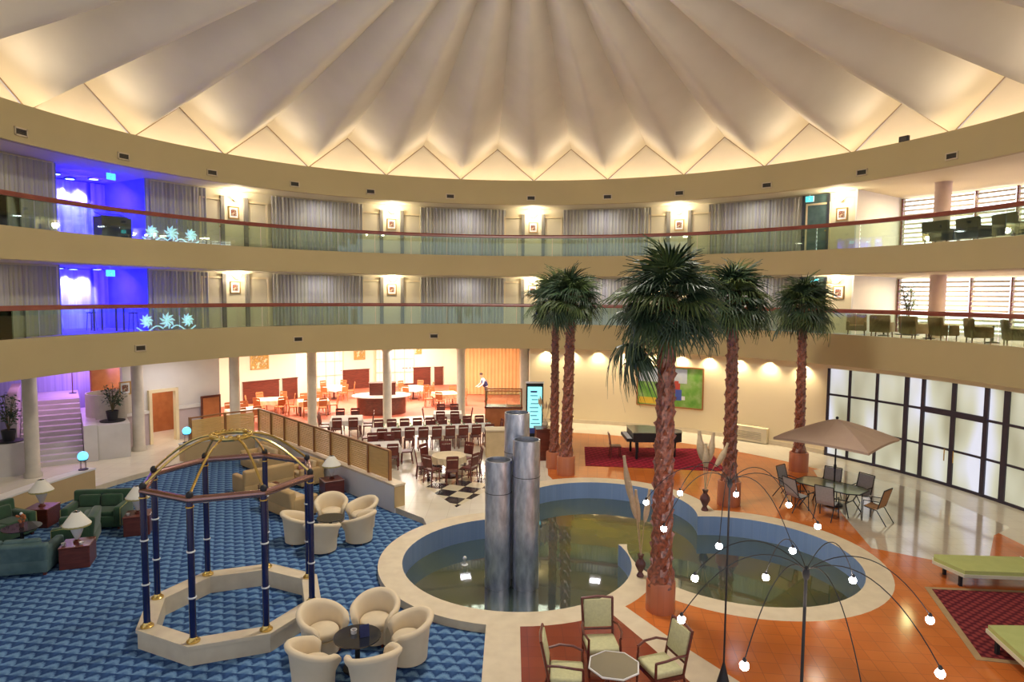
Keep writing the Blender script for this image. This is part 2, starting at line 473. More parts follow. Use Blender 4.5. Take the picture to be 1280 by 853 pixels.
def picmat(name, cols, scale=2.5):
    m, nt, b, _ = newmat(name)
    tc = nt.nodes.new('ShaderNodeTexCoord')
    n = nt.nodes.new('ShaderNodeTexNoise')
    n.inputs['Scale'].default_value = scale
    n.inputs['Detail'].default_value = 3
    nt.links.new(tc.outputs['Object'], n.inputs['Vector'])
    r = nt.nodes.new('ShaderNodeValToRGB')
    els = r.color_ramp.elements
    for i, c in enumerate(cols):
        pos = 0.35 + 0.3*i/(len(cols)-1)
        e = els[i] if i < 2 else els.new(pos)
        e.position = pos
        e.color = (*c, 1)
    nt.links.new(n.outputs['Fac'], r.inputs['Fac'])
    nt.links.new(r.outputs['Color'], b.inputs['Base Color'])
    b.inputs['Roughness'].default_value = 0.6
    return m
M['print'] = picmat('small_print', [(0.30, 0.05, 0.02), (0.10, 0.04, 0.03), (0.65, 0.5, 0.3)], 9)
M['field'] = picmat('green_field_paint', [(0.10, 0.30, 0.03), (0.18, 0.38, 0.06), (0.30, 0.46, 0.16)], 2.0)
M['skypaint'] = mat('pale_sky_paint', (0.55, 0.60, 0.62), 0.6, c2=(0.40, 0.47, 0.60), scale=2)
M['yellowpaint'] = mat('yellow_paint', (0.70, 0.48, 0.04), 0.6, scale=2)
M['redpaint'] = mat('red_paint', (0.45, 0.06, 0.04), 0.6, scale=3)
M['bluepaint'] = mat('blue_paint', (0.06, 0.10, 0.42), 0.6, scale=3)
M['print2'] = picmat('landscape_print', [(0.55, 0.36, 0.08), (0.30, 0.22, 0.06), (0.75, 0.66, 0.42)], 5)

# ------------------------------------------------------------------ mesh helpers
class MB:
    def __init__(s):
        s.v = []; s.f = []; s.m = []
    def add(s, vs, fs, mi=0):
        o = len(s.v)
        s.v += [tuple(v) for v in vs]
        s.f += [tuple(i+o for i in f) for f in fs]
        s.m += [mi]*len(fs)
        return s
    def box(s, c, d, rz=0.0, mi=0, top=None, tilt=None):
        x, y, z = d[0]/2, d[1]/2, d[2]/2
        t = top if top else (1, 1)
        vs = [Vector((sx*x*(t[0] if sz > 0 else 1), sy*y*(t[1] if sz > 0 else 1), sz*z)) for sz in (-1, 1) for sx, sy in ((-1, -1), (1, -1), (1, 1), (-1, 1))]
        if tilt:
            mt = Matrix.Rotation(tilt[1], 3, tilt[0])
            vs = [mt @ v for v in vs]
        if rz:
            mr = Matrix.Rotation(rz, 3, 'Z')
            vs = [mr @ v for v in vs]
        vs = [v + Vector(c) for v in vs]
        return s.add(vs, [(3, 2, 1, 0), (4, 5, 6, 7), (0, 1, 5, 4), (1, 2, 6, 5), (2, 3, 7, 6), (3, 0, 4, 7)], mi)
    def rbox(s, c, d, rz=0.0, b=0.04, mi=0, tilt=None, seg=2):
        """soft cushion-like box"""
        bm = bmesh.new()
        bmesh.ops.create_cube(bm, size=1)
        bmesh.ops.scale(bm, vec=d, verts=bm.verts)
        bmesh.ops.bevel(bm, geom=list(bm.edges), offset=min(b, min(d)*0.45), segments=seg, affect='EDGES', profile=0.6)
        mt = Matrix.Translation(c) @ Matrix.Rotation(rz, 4, 'Z')
        if tilt:
            mt = mt @ Matrix.Rotation(tilt[1], 4, tilt[0])
        bm.transform(mt)
        bm.verts.index_update()
        s.add([v.co for v in bm.verts], [[v.index for v in f.verts] for f in bm.faces], mi)
        bm.free()
        return s
    def tube(s, pts, r, n=8, mi=0, closed=False):
        pts = [Vector(p) for p in pts]
        k = len(pts)
        rs = r if isinstance(r, (list, tuple)) else [r]*k
        vs = []
        prev = None
        for i, p in enumerate(pts):
            if closed:
                d = pts[(i+1) % k] - pts[i-1]
            else:
                d = pts[min(i+1, k-1)] - pts[max(i-1, 0)]
            d.normalize()
            if prev is None:
                a = Vector((0, 0, 1)) if abs(d.z) < 0.9 else Vector((1, 0, 0))
                u = d.cross(a).normalized()
            else:
                u = (prev - d*prev.dot(d)).normalized()
            prev = u
            w = d.cross(u)
            for j in range(n):
                t = 2*PI*j/n
                vs.append(p + (u*math.cos(t) + w*math.sin(t))*rs[i])
        fs = []
        for i in range(k if closed else k-1):
            i2 = (i+1) % k
            for j in range(n):
                fs.append((i*n+j, i*n+(j+1) % n, i2*n+(j+1) % n, i2*n+j))
        if not closed:
            fs.append(tuple(range(n-1, -1, -1)))
            fs.append(tuple((k-1)*n+j for j in range(n)))
        return s.add(vs, fs, mi)
    def lathe(s, prof, n=24, c=(0, 0, 0), mi=0, fn=None, caps=True):
        vs = []
        for r, z in prof:
            for j in range(n):
                t = 2*PI*j/n
                rr = r*(fn(t, z) if fn else 1)
                vs.append((c[0]+rr*math.cos(t), c[1]+rr*math.sin(t), c[2]+z))
        fs = []
        k = len(prof)
        for i in range(k-1):
            for j in range(n):
                fs.append((i*n+j, i*n+(j+1) % n, (i+1)*n+(j+1) % n, (i+1)*n+j))
        if caps:
            fs.append(tuple(range(n-1, -1, -1)))
            fs.append(tuple((k-1)*n+j for j in range(n)))
        return s.add(vs, fs, mi)
    def ball(s, c, r, nu=12, nv=8, mi=0):
        rx, ry, rz = r if isinstance(r, (tuple, list)) else (r, r, r)
        vs = [(c[0], c[1], c[2]-rz)]
        for i in range(1, nv):
            a = -PI/2 + PI*i/nv
            for j in range(nu):
                t = 2*PI*j/nu
                vs.append((c[0]+rx*math.cos(a)*math.cos(t), c[1]+ry*math.cos(a)*math.sin(t), c[2]+rz*math.sin(a)))
        vs.append((c[0], c[1], c[2]+rz))
        fs = [(0, 1+(j+1) % nu, 1+j) for j in range(nu)]
        for i in range(nv-2):
            for j in range(nu):
                a0 = 1+i*nu
                fs.append((a0+j, a0+(j+1) % nu, a0+nu+(j+1) % nu, a0+nu+j))
        l = len(vs)-1
        a0 = 1+(nv-2)*nu
        fs += [(a0+j, a0+(j+1) % nu, l) for j in range(nu)]
        return s.add(vs, fs, mi)
    def prism(s, poly, z0, z1, mi=0):
        n = len(poly)
        vs = [(p[0], p[1], z0) for p in poly] + [(p[0], p[1], z1) for p in poly]
        fs = [tuple(range(n-1, -1, -1)), tuple(range(n, 2*n))] + [(i, (i+1) % n, n+(i+1) % n, n+i) for i in range(n)]
        return s.add(vs, fs, mi)
    def arc(s, prof, a0, a1, step=1.6, closed=True, caps=True, mi=0):
        """sweep an (r,z) profile round the hall from angle a0 to a1 (degrees)"""
        n = max(1, int(round(abs(a1-a0)/step)))
        k = len(prof)
        vs = []
        for i in range(n+1):
            a = a0 + (a1-a0)*i/n
            for r, z in prof:
                vs.append(P(a, r, z))
        fs = []
        for i in range(n):
            for j in range(k if closed else k-1):
                j2 = (j+1) % k
                fs.append((i*k+j, i*k+j2, (i+1)*k+j2, (i+1)*k+j))
        if closed and caps:
            fs.append(tuple(range(k-1, -1, -1)))
            fs.append(tuple(n*k+j for j in range(k)))
        return s.add(vs, fs, mi)
    def build(s, name, mats, parent=None, smooth=False, loc=None, sharp=40):
        me = bpy.data.meshes.new(name)
        me.from_pydata(s.v, [], s.f)
        if not isinstance(mats, (list, tuple)):
            mats = [mats]
        for m in mats:
            me.materials.append(m)
        if len(mats) > 1:
            me.polygons.foreach_set('material_index', s.m)
        bm = bmesh.new()
        bm.from_mesh(me)
        bmesh.ops.recalc_face_normals(bm, faces=bm.faces)
        bm.to_mesh(me)
        bm.free()
        if smooth:
            me.polygons.foreach_set('use_smooth', [True]*len(me.polygons))
            me.set_sharp_from_angle(angle=math.radians(sharp))
        me.update()
        o = bpy.data.objects.new(name, me)
        COL.objects.link(o)
        if parent:
            o.parent = parent
        if loc is not None:
            o.location = loc
        return o

def tag(o, label=None, cat=None, group=None, kind=None):
    if label: o['label'] = label
    if cat: o['category'] = cat
    if group: o['group'] = group
    if kind: o['kind'] = kind
    return o

def thing(name, label, cat, loc=(0, 0, 0), rz=0.0, group=None):
    o = bpy.data.objects.new(name, None)
    o.empty_display_size = 0.2
    COL.objects.link(o)
    o.location = loc
    o.rotation_euler = (0, 0, rz)
    return tag(o, label, cat, group)

def copy_tree(o, parent=None):
    c = o.copy()
    COL.objects.link(c)
    if parent:
        c.parent = parent
    for ch in list(o.children):
        copy_tree(ch, c)
    return c

USED = set()
def place(proto, loc, rz=0.0, label=None, group=None, scale=None):
    """the first call moves the source itself, later calls copy it with all its parts"""
    if proto.name in USED:
        o = copy_tree(proto)
    else:
        USED.add(proto.name)
        o = proto
    o.location = loc
    o.rotation_euler = (0, 0, rz)
    if scale:
        o.scale = (scale,)*3
    if label: o['label'] = label
    if group: o['group'] = group
    return o

def struct(o, label, cat):
    return tag(o, label, cat, kind='structure')

def face_to(x, y, tx, ty):
    """rotation that turns local -Y (a thing's front) towards a target"""
    return math.atan2(ty-y, tx-x) + PI/2

# ------------------------------------------------------------------ ground floor, cut into its zones
PC = [(0.16, 15.20), (2.71, 18.77), (5.62, 15.48)]     # the three round basins of the pond
RI, RO = 2.72, 3.28
CARPET_R = 14.15
def circ(c, r, n=72, a0=0.0, a1=2*PI):
    return [(c[0]+r*math.cos(a0+(a1-a0)*i/n), c[1]+r*math.sin(a0+(a1-a0)*i/n)) for i in range(n)]
def inpoly(x, y, poly):
    c = False
    n = len(poly)
    for i in range(n):
        x1, y1 = poly[i]; x2, y2 = poly[(i+1) % n]
        if (y1 > y) != (y2 > y) and x < (x2-x1)*(y-y1)/(y2-y1)+x1:
            c = not c
    return c
walk = [(-0.45, 6.0), (0.20, 6.0), (0.20, 12.3), (-0.45, 12.3)]
strip = [(1.9, 12.75), (2.0, 12.5), (2.53, 11.29), (2.96, 10.19), (3.5, 8.8), (4.6, 6.0), (5.6, 6.0), (4.62, 8.8), (3.78, 10.2), (2.91, 11.66), (2.35, 12.75)]
terrace = [(0.2, 6.0), (4.6, 6.0), (3.5, 8.8), (2.96, 10.19), (2.53, 11.29), (2.0, 12.5), (1.9, 12.75), (0.2, 12.6)]
carpet = [(-0.45, 6.0), (-0.45, 12.3), (-1.5, 14.0), (-2.2, 17.0), (-2.45, 17.85), (-3.6, 18.95), (-10.45, 26.1)]
carpet += [tuple(P(a, CARPET_R)[:2]) for a in range(-49, -131, -2)] + [(-10, 6.0)]
checker = [(-1.60, 18.80), (-0.55, 20.9), (-0.75, 23.6), (-3.4, 23.6), (-3.1, 21.3)]
door_patch = [(9.1, 15.95), (10.6, 14.95), (11.6, 15.3), (12.9, 16.9), (13.8, 17.5), (13.6, 20.5), (12.0, 23.6), (11.05, 23.3), (10.3, 20.9), (9.6, 18.2)]
TB = 12.95
terra = [(1.5, 27.2)] + [tuple(P(a, TB)[:2]) for a in range(9, 131, 2)] + [(5.6, 6.0), (4.6, 6.0), (3.5, 8.8), (2.2, 12.6), (2.0, 19.5), (1.3, 22.3)]
redz = [tuple(P(a, 17.2)[:2]) for a in range(-47, 4, 2)] + [tuple(P(a, 33)[:2]) for a in range(3, -60, -3)] + [tuple(P(-47.5, 18.2)[:2])]
outer = [tuple(P(a, 30)[:2]) for a in range(-180, 180, 4)]
inner_c = [circ(c, RI) for c in PC]
outer_c = [circ(c, RO) for c in PC]
loops = [outer, carpet, walk, strip, terrace, checker, door_patch, terra, redz] + inner_c + outer_c
def in_circle(x, y, r):
    return any((x-c[0])**2+(y-c[1])**2 < r*r*0.9985 for c in PC)
def zone(x, y):
    if in_circle(x, y, RI): return 'pond'
    if in_circle(x, y, RO): return 'rim'
    if inpoly(x, y, walk) or inpoly(x, y, strip): return 'rim'
    if inpoly(x, y, terrace): return 'terrace'
    if inpoly(x, y, carpet): return 'carpet'
    if inpoly(x, y, checker): return 'checker'
    if inpoly(x, y, door_patch): return 'patch'
    if inpoly(x, y, terra): return 'terra'
    if inpoly(x, y, redz): return 'red'
    return 'stone'
vv, ee = [], []
for lp in loops:
    o = len(vv)
    vv += [Vector(p) for p in lp]
    ee += [(o+i, o+(i+1) % len(lp)) for i in range(len(lp))]
cv, ce, cf, _, _, _ = geometry.delaunay_2d_cdt(vv, ee, [], 0, 1e-5)
zz = {}
fz = []
for f in cf:
    x = sum(cv[i].x for i in f)/len(f); y = sum(cv[i].y for i in f)/len(f)
    z = zone(x, y)
    fz.append(z)
    zz.setdefault(z, []).append(f)
ZH = {'carpet': -0.17, 'pond': -1.30}
def zone_obj(z, name, m, label, cat='floor'):
    mb = MB()
    h = ZH.get(z, 0.0)
    idx = {}
    for f in zz[z]:
        for i in f:
            if i not in idx:
                idx[i] = len(mb.v)
                mb.v.append((cv[i].x, cv[i].y, h))
        mb.f.append(tuple(idx[i] for i in f)); mb.m.append(0)
    o = mb.build(name, m)
    for p in o.data.polygons:
        pass
    return struct(o, label, cat)
zone_obj('stone', 'floor', M['stone'], 'polished cream stone floor round the hall and under the cafe')
zone_obj('patch', 'floor_doorway', M['stonegloss'], 'highly polished pale stone floor patch in front of the dark framed door')
zone_obj('terra', 'floor_terracotta', M['terra'], 'glossy orange terracotta tile floor round the pond')
zone_obj('terrace', 'floor_terrace', M['darkterra'], 'dark red tiled terrace floor under the brocade armchairs')
zone_obj('carpet', 'floor_carpet', M['carpet'], 'blue patterned lounge carpet one step below the stone floor')
zone_obj('red', 'floor_red', M['redfloor'], 'red restaurant floor behind the columns')
zone_obj('checker', 'floor_checker', M['checker'], 'black and cream checkered floor patch beside the pond')
zone_obj('rim', 'trim_1', M['rim'], 'pale limestone rim of the three-lobed pond and its paths', 'pond rim')
zone_obj('pond', 'floor_pond', M['poolgrey'], 'bottom of the three-lobed pond')
edge_z = {}
for f, z in zip(cf, fz):
    for i in range(len(f)):
        k = tuple(sorted((f[i], f[(i+1) % len(f)])))
        edge_z.setdefault(k, []).append(z)
ris, blu, low_ = MB(), MB(), MB()
for (i, j), zs in edge_z.items():
    if len(zs) < 2: continue
    h0, h1 = ZH.get(zs[0], 0.0), ZH.get(zs[1], 0.0)
    if h0 == h1: continue
    if 'pond' in zs:
        a, b = cv[i], cv[j]
        blu.add([(a.x, a.y, -0.60), (b.x, b.y, -0.60), (b.x, b.y, 0), (a.x, a.y, 0)], [(0, 1, 2, 3)])
        low_.add([(a.x, a.y, -1.30), (b.x, b.y, -1.30), (b.x, b.y, -0.60), (a.x, a.y, -0.60)], [(0, 1, 2, 3)])
        continue
    t = ris
    a, b = cv[i], cv[j]
    lo, hi = min(h0, h1), max(h0, h1)
    t.add([(a.x, a.y, lo), (b.x, b.y, lo), (b.x, b.y, hi), (a.x, a.y, hi)], [(0, 1, 2, 3)])
struct(ris.build('trim_2', M['rim']), 'pale stone riser between carpet and stone floor', 'step')
struct(blu.build('trim_3', M['pooltile']), 'blue tiled inner wall of the pond', 'pond wall')
struct(low_.build('trim_31', M['poollow']), 'dark lower band of the pond wall at the waterline', 'pond wall')
# water surface fills the basins
wm = MB()
idx = {}
for f in zz['pond']:
    for i in f:
        if i not in idx:
            idx[i] = len(wm.v); wm.v.append((cv[i].x, cv[i].y, -0.55))
    wm.f.append(tuple(idx[i] for i in f)); wm.m.append(0)
tag(wm.build('pond_water', M['water']), 'murky green still water in the three-lobed pond', 'water', kind='stuff')

# ------------------------------------------------------------------ slabs, fascias, walls
A0, A1 = -118, 118
def slab(name, z0, z1, zf0, zf1, rout, label, a0=A0, a1=A1):
    mb = MB()
    mb.arc([(R, zf0), (R, zf1), (R+0.22, zf1), (R+0.22, z1), (rout, z1), (rout, z0), (R+0.22, z0), (R+0.22, zf0)], a0, a1)
    return struct(mb.build(name, M['fascia'], smooth=True, sharp=30), label, 'balcony')
slab('trim_4', 3.72, 4.75, 3.66, 4.87, 30, 'curved beige balcony front of the middle gallery')
slab('trim_5', 7.22, 8.05, 7.20, 8.16, 21.4, 'curved beige balcony front of the upper gallery')
slab('trim_6', 10.70, 11.2, 10.62, 11.76, 21.4, 'curved beige band below the pleated roof')
def annulus(name, z, r0, r1, m, label, a0=A0, a1=A1, cat='ceiling'):
    mb = MB()
    mb.arc([(r0, z), (r1, z), (r1, z+0.03), (r0, z+0.03)], a0, a1)
    return struct(mb.build(name, m), label, cat)
annulus('ceiling_ground', 3.685, R+0.23, 29.9, M['soffit'], 'cream ceiling over the restaurant and lobby')
annulus('ceiling_middle', 7.185, R+0.23, 21.3, M['soffit'], 'cream ceiling over the middle gallery')
annulus('ceiling_upper', 10.665, R+0.23, 21.3, M['soffit'], 'cream ceiling over the upper gallery')
annulus('floor_middle', 4.755, R+0.23, 21.3, M['mauve'], 'carpeted floor of the middle gallery', cat='floor')
annulus('floor_upper', 8.055, R+0.23, 21.3, M['mauve'], 'carpeted floor of the upper gallery', cat='floor')

def arcwall(name, r, a0, a1, z0, z1, m, label, th=0.15, kind=True):
    mb = MB()
    mb.arc([(r, z0), (r+th, z0), (r+th, z1), (r, z1)], a0, a1)
    return struct(mb.build(name, m, smooth=True, sharp=30), label, 'wall')
def radwall(name, a, r0, r1, z0, z1, m, label, th=0.12):
    mb = MB()
    t = math.radians(a)
    d = Vector((math.cos(t), -math.sin(t)))
    p, q = P(a, r0), P(a, r1)
    mb.prism([(p.x-d.x*th/2, p.y-d.y*th/2), (p.x+d.x*th/2, p.y+d.y*th/2), (q.x+d.x*th/2, q.y+d.y*th/2), (q.x-d.x*th/2, q.y-d.y*th/2)], z0, z1)
    return struct(mb.build(name, m), label, 'wall')
RW = 16.9
for nm, z0, z1, fl in (('middle', 4.78, 7.19, 'middle'), ('upper', 8.08, 10.67, 'upper')):
    arcwall('wall_%s_gallery' % nm, RW, -58.7, 54, z0, z1, M['beige'], 'beige corridor wall of the %s gallery' % fl)
    arcwall('wall_%s_west' % nm, RW, A0, -70.0, z0, z1, M['beige'], 'beige wall left of the blue-lit recess on the %s gallery' % fl)
    radwall('wall_%s_lounge' % nm, 54.0, RW, 20.7, z0, z1, M['white'], 'pale end wall of the %s gallery lounge' % fl)
    arcwall('wall_%s_outer' % nm, 21.0, 53.8, A1, z0, z1, M['beige'], 'outer wall behind the blinds of the %s gallery lounge' % fl)
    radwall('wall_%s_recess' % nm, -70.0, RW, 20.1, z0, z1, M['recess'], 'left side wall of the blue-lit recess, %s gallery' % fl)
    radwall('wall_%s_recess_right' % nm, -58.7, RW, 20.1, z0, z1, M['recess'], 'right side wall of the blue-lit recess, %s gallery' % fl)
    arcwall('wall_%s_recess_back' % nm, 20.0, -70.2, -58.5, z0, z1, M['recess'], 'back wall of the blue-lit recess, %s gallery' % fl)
# pleated fabric wall panels between the sconces
SC = [-46.6, -21.6, 2.8, 27.6, 52.2]
def fabric(a0, a1, z0, z1, m, label, r=RW-0.03, group=None, amp=0.035, fold=0.55):
    n = int((a1-a0)/0.14)
    vs, fs = [], []
    for i in range(n+1):
        a = a0+(a1-a0)*i/n
        w = amp*math.sin(a*2*PI/fold) + amp*0.4*math.sin(a*2*PI/(fold*2.7))
        vs += [P(a, r-amp*1.4+w, z0), P(a, r-amp*1.4+w, z1)]
    fs = [(2*i, 2*i+2, 2*i+3, 2*i+1) for i in range(n)]
    mb = MB().add(vs, fs)
    o = mb.build('curtain', m, smooth=True, sharp=80)
    return tag(o, label, 'curtain', group)
nth = ['first', 'second', 'third', 'fourth', 'fifth']
spans = [(-58.4, -50.6, 'nearest the blue recess on its right'), (-41.0, -26.4, 'between first and second sconce from the blue recess'),
         (-16.8, -2.0, 'between second and third sconce from the blue recess'), (8.0, 23.0, 'between third and fourth sconce from the blue recess'),
         (32.4, 46.6, 'between fourth sconce and exit sign')]
for lv, z0, z1 in (('middle', 4.80, 7.12), ('upper', 8.10, 10.60)):
    for a0, a1, w in spans:
        fabric(a0, a1, z0, z1, M['curtain'], 'grey pleated curtain, %s gallery, %s' % (lv, w))
    fabric(-96, -70.4, z0, z1, M['curtain'], 'grey striped pleated curtain on the %s gallery, outermost beyond the blue recess' % lv)
# doors and pilasters of every sconce bay
dn = 0
def radial_frame(a, r):
    """rotation for things mounted on a curved wall: local +Y points outwards"""
    return -math.radians(a)
door_p = None
for lv, zb in (('middle', 4.785), ('upper', 8.085)):
    for k, a in enumerate(SC):
        for s_ in (-1, 1):
            if k == 4 and s_ == 1: continue
            da = a + s_*3.3
            dn += 1
            d = thing('door_%d' % dn, 'beige hotel room door %s the %s sconce bay of the %s gallery' % ('before' if s_ < 0 else 'after', nth[k], lv), 'door', P(da, RW-0.02, zb), radial_frame(da, 0))
            tag(d, kind='structure')
            MB().box((0, -0.02, 1.03), (0.86, 0.05, 2.06)).build('door_leaf', M['beige'], d)
            f = MB()
            for sx in (-1, 1):
                f.box((sx*0.47, -0.03, 1.06), (0.08, 0.09, 2.12))
            f.box((0, -0.03, 2.14), (1.02, 0.09, 0.08))
            f.build('door_frame', M['cream'], d)
            MB().ball((-s_*0.34, -0.07, 1.0), 0.03).build('handle', M['brass'], d)
pil = MB().box((0, 0, 1.15), (0.16, 0.12, 2.3)).build('pilaster', M['pilaster'])
tag(pil, 'x', 'pilaster')
sc = thing('wall_sconce', 'x', 'wall lamp')
MB().lathe([(0.05, -0.10), (0.13, -0.03), (0.19, 0.06), (0.20, 0.09), (0.17, 0.08), (0.04, 0.0)], 20).build('bowl', M['sconce'], sc, True)
MB().box((0, 0.14, -0.05), (0.10, 0.16, 0.08)).build('bracket', M['brass'], sc)
pic = thing('framed_picture', 'x', 'picture')
fm = MB()
for q, d in (((0, 0, 0.24), (0.46, 0.04, 0.05)), ((0, 0, -0.24), (0.46, 0.04, 0.05)), ((-0.205, 0, 0), (0.05, 0.04, 0.5)), ((0.205, 0, 0), (0.05, 0.04, 0.5))):
    fm.box(q, d)
fm.build('frame', M['gold'], pic)
MB().box((0, 0.005, 0), (0.37, 0.02, 0.44)).build('mat_board', M['ivory'], pic)
MB().box((0, -0.008, 0), (0.24, 0.015, 0.27)).build('print', M['print'], pic)
for lv, zb, hs, hp in (('middle', 4.785, 7.0, 6.50), ('upper', 8.085, 10.33, 9.72)):
    for k, a in enumerate(SC):
        for s_ in (-1, 1):
            if k == 4: continue
            pa = a + s_*1.75
            place(pil, P(pa, RW-0.07, zb), radial_frame(pa, 0), 'grey pilaster strip %s the %s sconce of the %s gallery' % ('before' if s_ < 0 else 'after', nth[k], lv), 'pilasters beside the sconces')
        s_ = place(sc, P(a, RW-0.24, hs), radial_frame(a, 0), 'glowing bowl sconce above a picture, %s from the blue recess, %s gallery' % (nth[k], lv), 'gallery sconces')
        lamp('sconce_light', 'POINT', P(a, RW-0.36, hs+0.02), 150, WARM2, size=0.14)
        place(pic, P(a, RW-0.03, hp), radial_frame(a, 0), 'small framed print under the %s sconce of the %s gallery' % (nth[k], lv), 'gallery pictures')
# corridor ceiling glow on the galleries
for lv, z in (('middle', 7.1), ('upper', 10.55)):
    for a in (-34, -9, 15, 40):
        lamp('corridor_light', 'AREA', P(a, 15.9, z), 22, (0.92, 0.90, 1.0), size=0.5, aim=P(a, 16.2, 0))
    lamp('corridor_light', 'AREA', P(-80, 16.0, z), 12, (1.0, 0.86, 0.7), size=0.5, aim=P(-80, 16.2, 0))
# blue recess
for lv, z0, z1 in (('middle', 4.80, 7.15), ('upper', 8.10, 10.62)):
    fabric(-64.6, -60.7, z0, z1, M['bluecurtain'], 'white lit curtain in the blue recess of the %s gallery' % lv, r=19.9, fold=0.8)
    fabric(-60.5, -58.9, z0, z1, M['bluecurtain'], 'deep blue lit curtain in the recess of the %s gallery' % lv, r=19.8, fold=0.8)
    lamp('blue_recess_light', 'AREA', P(-62.0, 18.1, z1-0.12), 800, (0.015, 0.005, 1.0), size=0.8, aim=P(-62.0, 19.2, z0))
    lamp('blue_recess_light', 'AREA', P(-66.0, 17.3, z1-0.10), 260, (0.015, 0.005, 1.0), size=0.6, aim=P(-64.0, 18.6, z0))
    for a_ in (-63.5, -61.7):
        lamp('white_recess_light', 'SPOT', P(a_, 19.40, z1-0.10), 230, (1.0, 0.92, 0.96), size=0.1, aim=P(a_, 19.9, z0+1.5), spot=1.15)
    for j, (a, r) in enumerate(((-65.9, 18.8), (-62.0, 18.6), (-63.3, 19.4))):
        t = thing('ceiling_downlight', 'blue glowing downlight, %s of three in the %s gallery recess' % (['outermost', 'frontmost', 'hindmost'][j], lv), 'ceiling light', P(a, r, z1+0.02), group='blue recess downlights')
        MB().lathe([(0.19, 0.0), (0.21, -0.03), (0.17, -0.04)], 20).build('ring', M['navy'], t)
        MB().lathe([(0.15, -0.045), (0.02, -0.055)], 20).build('lens', M['bluelens'], t)
# fascia vents
vent = thing('air_vent', 'x', 'vent')
fm = MB()
for q, d in (((0, 0, 0.10), (0.40, 0.04, 0.04)), ((0, 0, -0.10), (0.40, 0.04, 0.04)), ((-0.19, 0, 0), (0.04, 0.04, 0.24)), ((0.19, 0, 0), (0.04, 0.04, 0.24))):
    fm.box(q, d)
fm.build('frame', M['ventframe'], vent)
g = MB().box((0, 0.012, 0), (0.36, 0.01, 0.18))
for i in range(4):
    g.box((0, -0.004, -0.06+0.04*i), (0.34, 0.02, 0.016), tilt=('X', 0.5))
g.build('grille', M['vent'], vent)
VA = [-79.6, -66.2, -53.2, -39.9, -26.8, -12.4, 2.5, 16.5, 29.3, 44.0, 58.6, 71]
on = ['first', 'second', 'third', 'fourth', 'fifth', 'sixth', 'seventh', 'eighth', 'ninth', 'tenth', 'eleventh', 'twelfth']
for k, a in enumerate(VA):
    place(vent, P(a, R-0.02, 10.93), radial_frame(a, 0), 'small dark vent in the band under the roof, %s counted from the blue recess end' % on[k], 'vents in the roof band')
for k, a in enumerate((-64.7, -39.7, -15.4)):
    place(vent, P(a, R-0.02, 4.28), radial_frame(a, 0), 'small dark vent in the middle gallery front, %s' % ['over the lobby stairs side', 'over the slatted screen', 'over the cafe tables'][k], 'vents in the middle gallery front')

# railings: glass balustrade with a wooden handrail
for lv, z0, z1 in (('middle', 4.87, 5.70), ('upper', 8.16, 9.02)):
    t = thing('balcony_railing', 'curved glass balustrade with red wooden handrail along the %s gallery' % lv, 'railing', P(0, R+0.1, z0))
    def rel(mb):
        o = P(0, R+0.1, z0)
        mb.v = [(x-o.x, y-o.y, z-o.z) for x, y, z in mb.v]
        return mb
    k = 0
    a = -117.0
    while a < 116:
        rel(MB().arc([(R+0.08, z0+0.004), (R+0.095, z0+0.004), (R+0.095, z1), (R+0.08, z1)], a+0.06, a+6.44, step=1.6)).build('glass_panel', M['glass'], t)
        a += 6.5
    rel(MB().arc([(R+0.01, z1), (R+0.01, z1+0.11), (R+0.04, z1+0.15), (R+0.13, z1+0.15), (R+0.16, z1+0.11), (R+0.16, z1)], -117.5, 117.5)).build('handrail', M['rail'], t, True, sharp=50)

# ------------------------------------------------------------------ pleated roof
RJ = R + 1.15
ZJ, ZA = 11.95, 13.46
joints = [2.9 + 12.98*k for k in range(-8, 9)]
rest = (360 - (joints[-1]-joints[0]))/11
joints += [joints[-1] + rest*k for k in range(1, 11)]
n = len(joints)
roof, tri, seam = MB(), MB(), MB()
RH, ZHJ, ZHA = 1.7, 16.0, 16.40
NS, NU = 16, 6
def fold(am, half, u, t):
    """u runs -1..1 across one pleat, its ends on the high ridges and 0 in the low valley"""
    r = RJ + (RH-RJ)*t
    e = 1.0 + 0.30*min(1.0, t/0.30)
    w = abs(u)**e
    zj = ZJ + (ZHJ-ZJ)*t + 0.12*math.sin(PI*t)
    za = ZA + (ZHA-ZA)*t - 0.10*math.sin(PI*t)
    return P(am+half*u, r, zj + (za-zj)*w)
for i in range(n):
    aj, an = joints[i], joints[(i+1) % n] + (360 if i == n-1 else 0)
    ap = joints[i-1] - (360 if i == 0 else 0)
    h0, h1 = (aj-ap)/2, (an-aj)/2
    vs_ = []
    for k in range(NS+1):
        for q in range(-NU, NU+1):
            u = q/NU
            vs_.append(fold(aj, h0 if u < 0 else h1, u, k/NS))
    m_ = 2*NU+1
    roof.add(vs_, [(k*m_+q, k*m_+q+1, (k+1)*m_+q+1, (k+1)*m_+q) for k in range(NS) for q in range(m_-1)])
    am = (aj+an)/2
    J0, A_, J1 = P(aj, RJ+0.02, ZJ-0.05), P(am, RJ+0.02, ZA), P(an, RJ+0.02, ZJ-0.05)
    tri.add([J0, J1, A_], [(0, 1, 2)])
    seam.tube([P(aj+0.05, RJ-0.02, ZJ), P(am, RJ-0.02, ZA)], 0.022, 5)
    seam.tube([P(an-0.05, RJ-0.02, ZJ), P(am, RJ-0.02, ZA)], 0.022, 5)
struct(roof.build('ceiling', M['roof'], smooth=True, sharp=60), 'folded radiating cream pleats of the tent-like roof', 'roof')
struct(tri.build('ceiling_gables', M['rooftri']), 'ring of bright triangular gable panels under the pleats', 'roof')
struct(seam.build('trim_7', M['seam']), 'brown seams edging the triangular gables', 'seam')
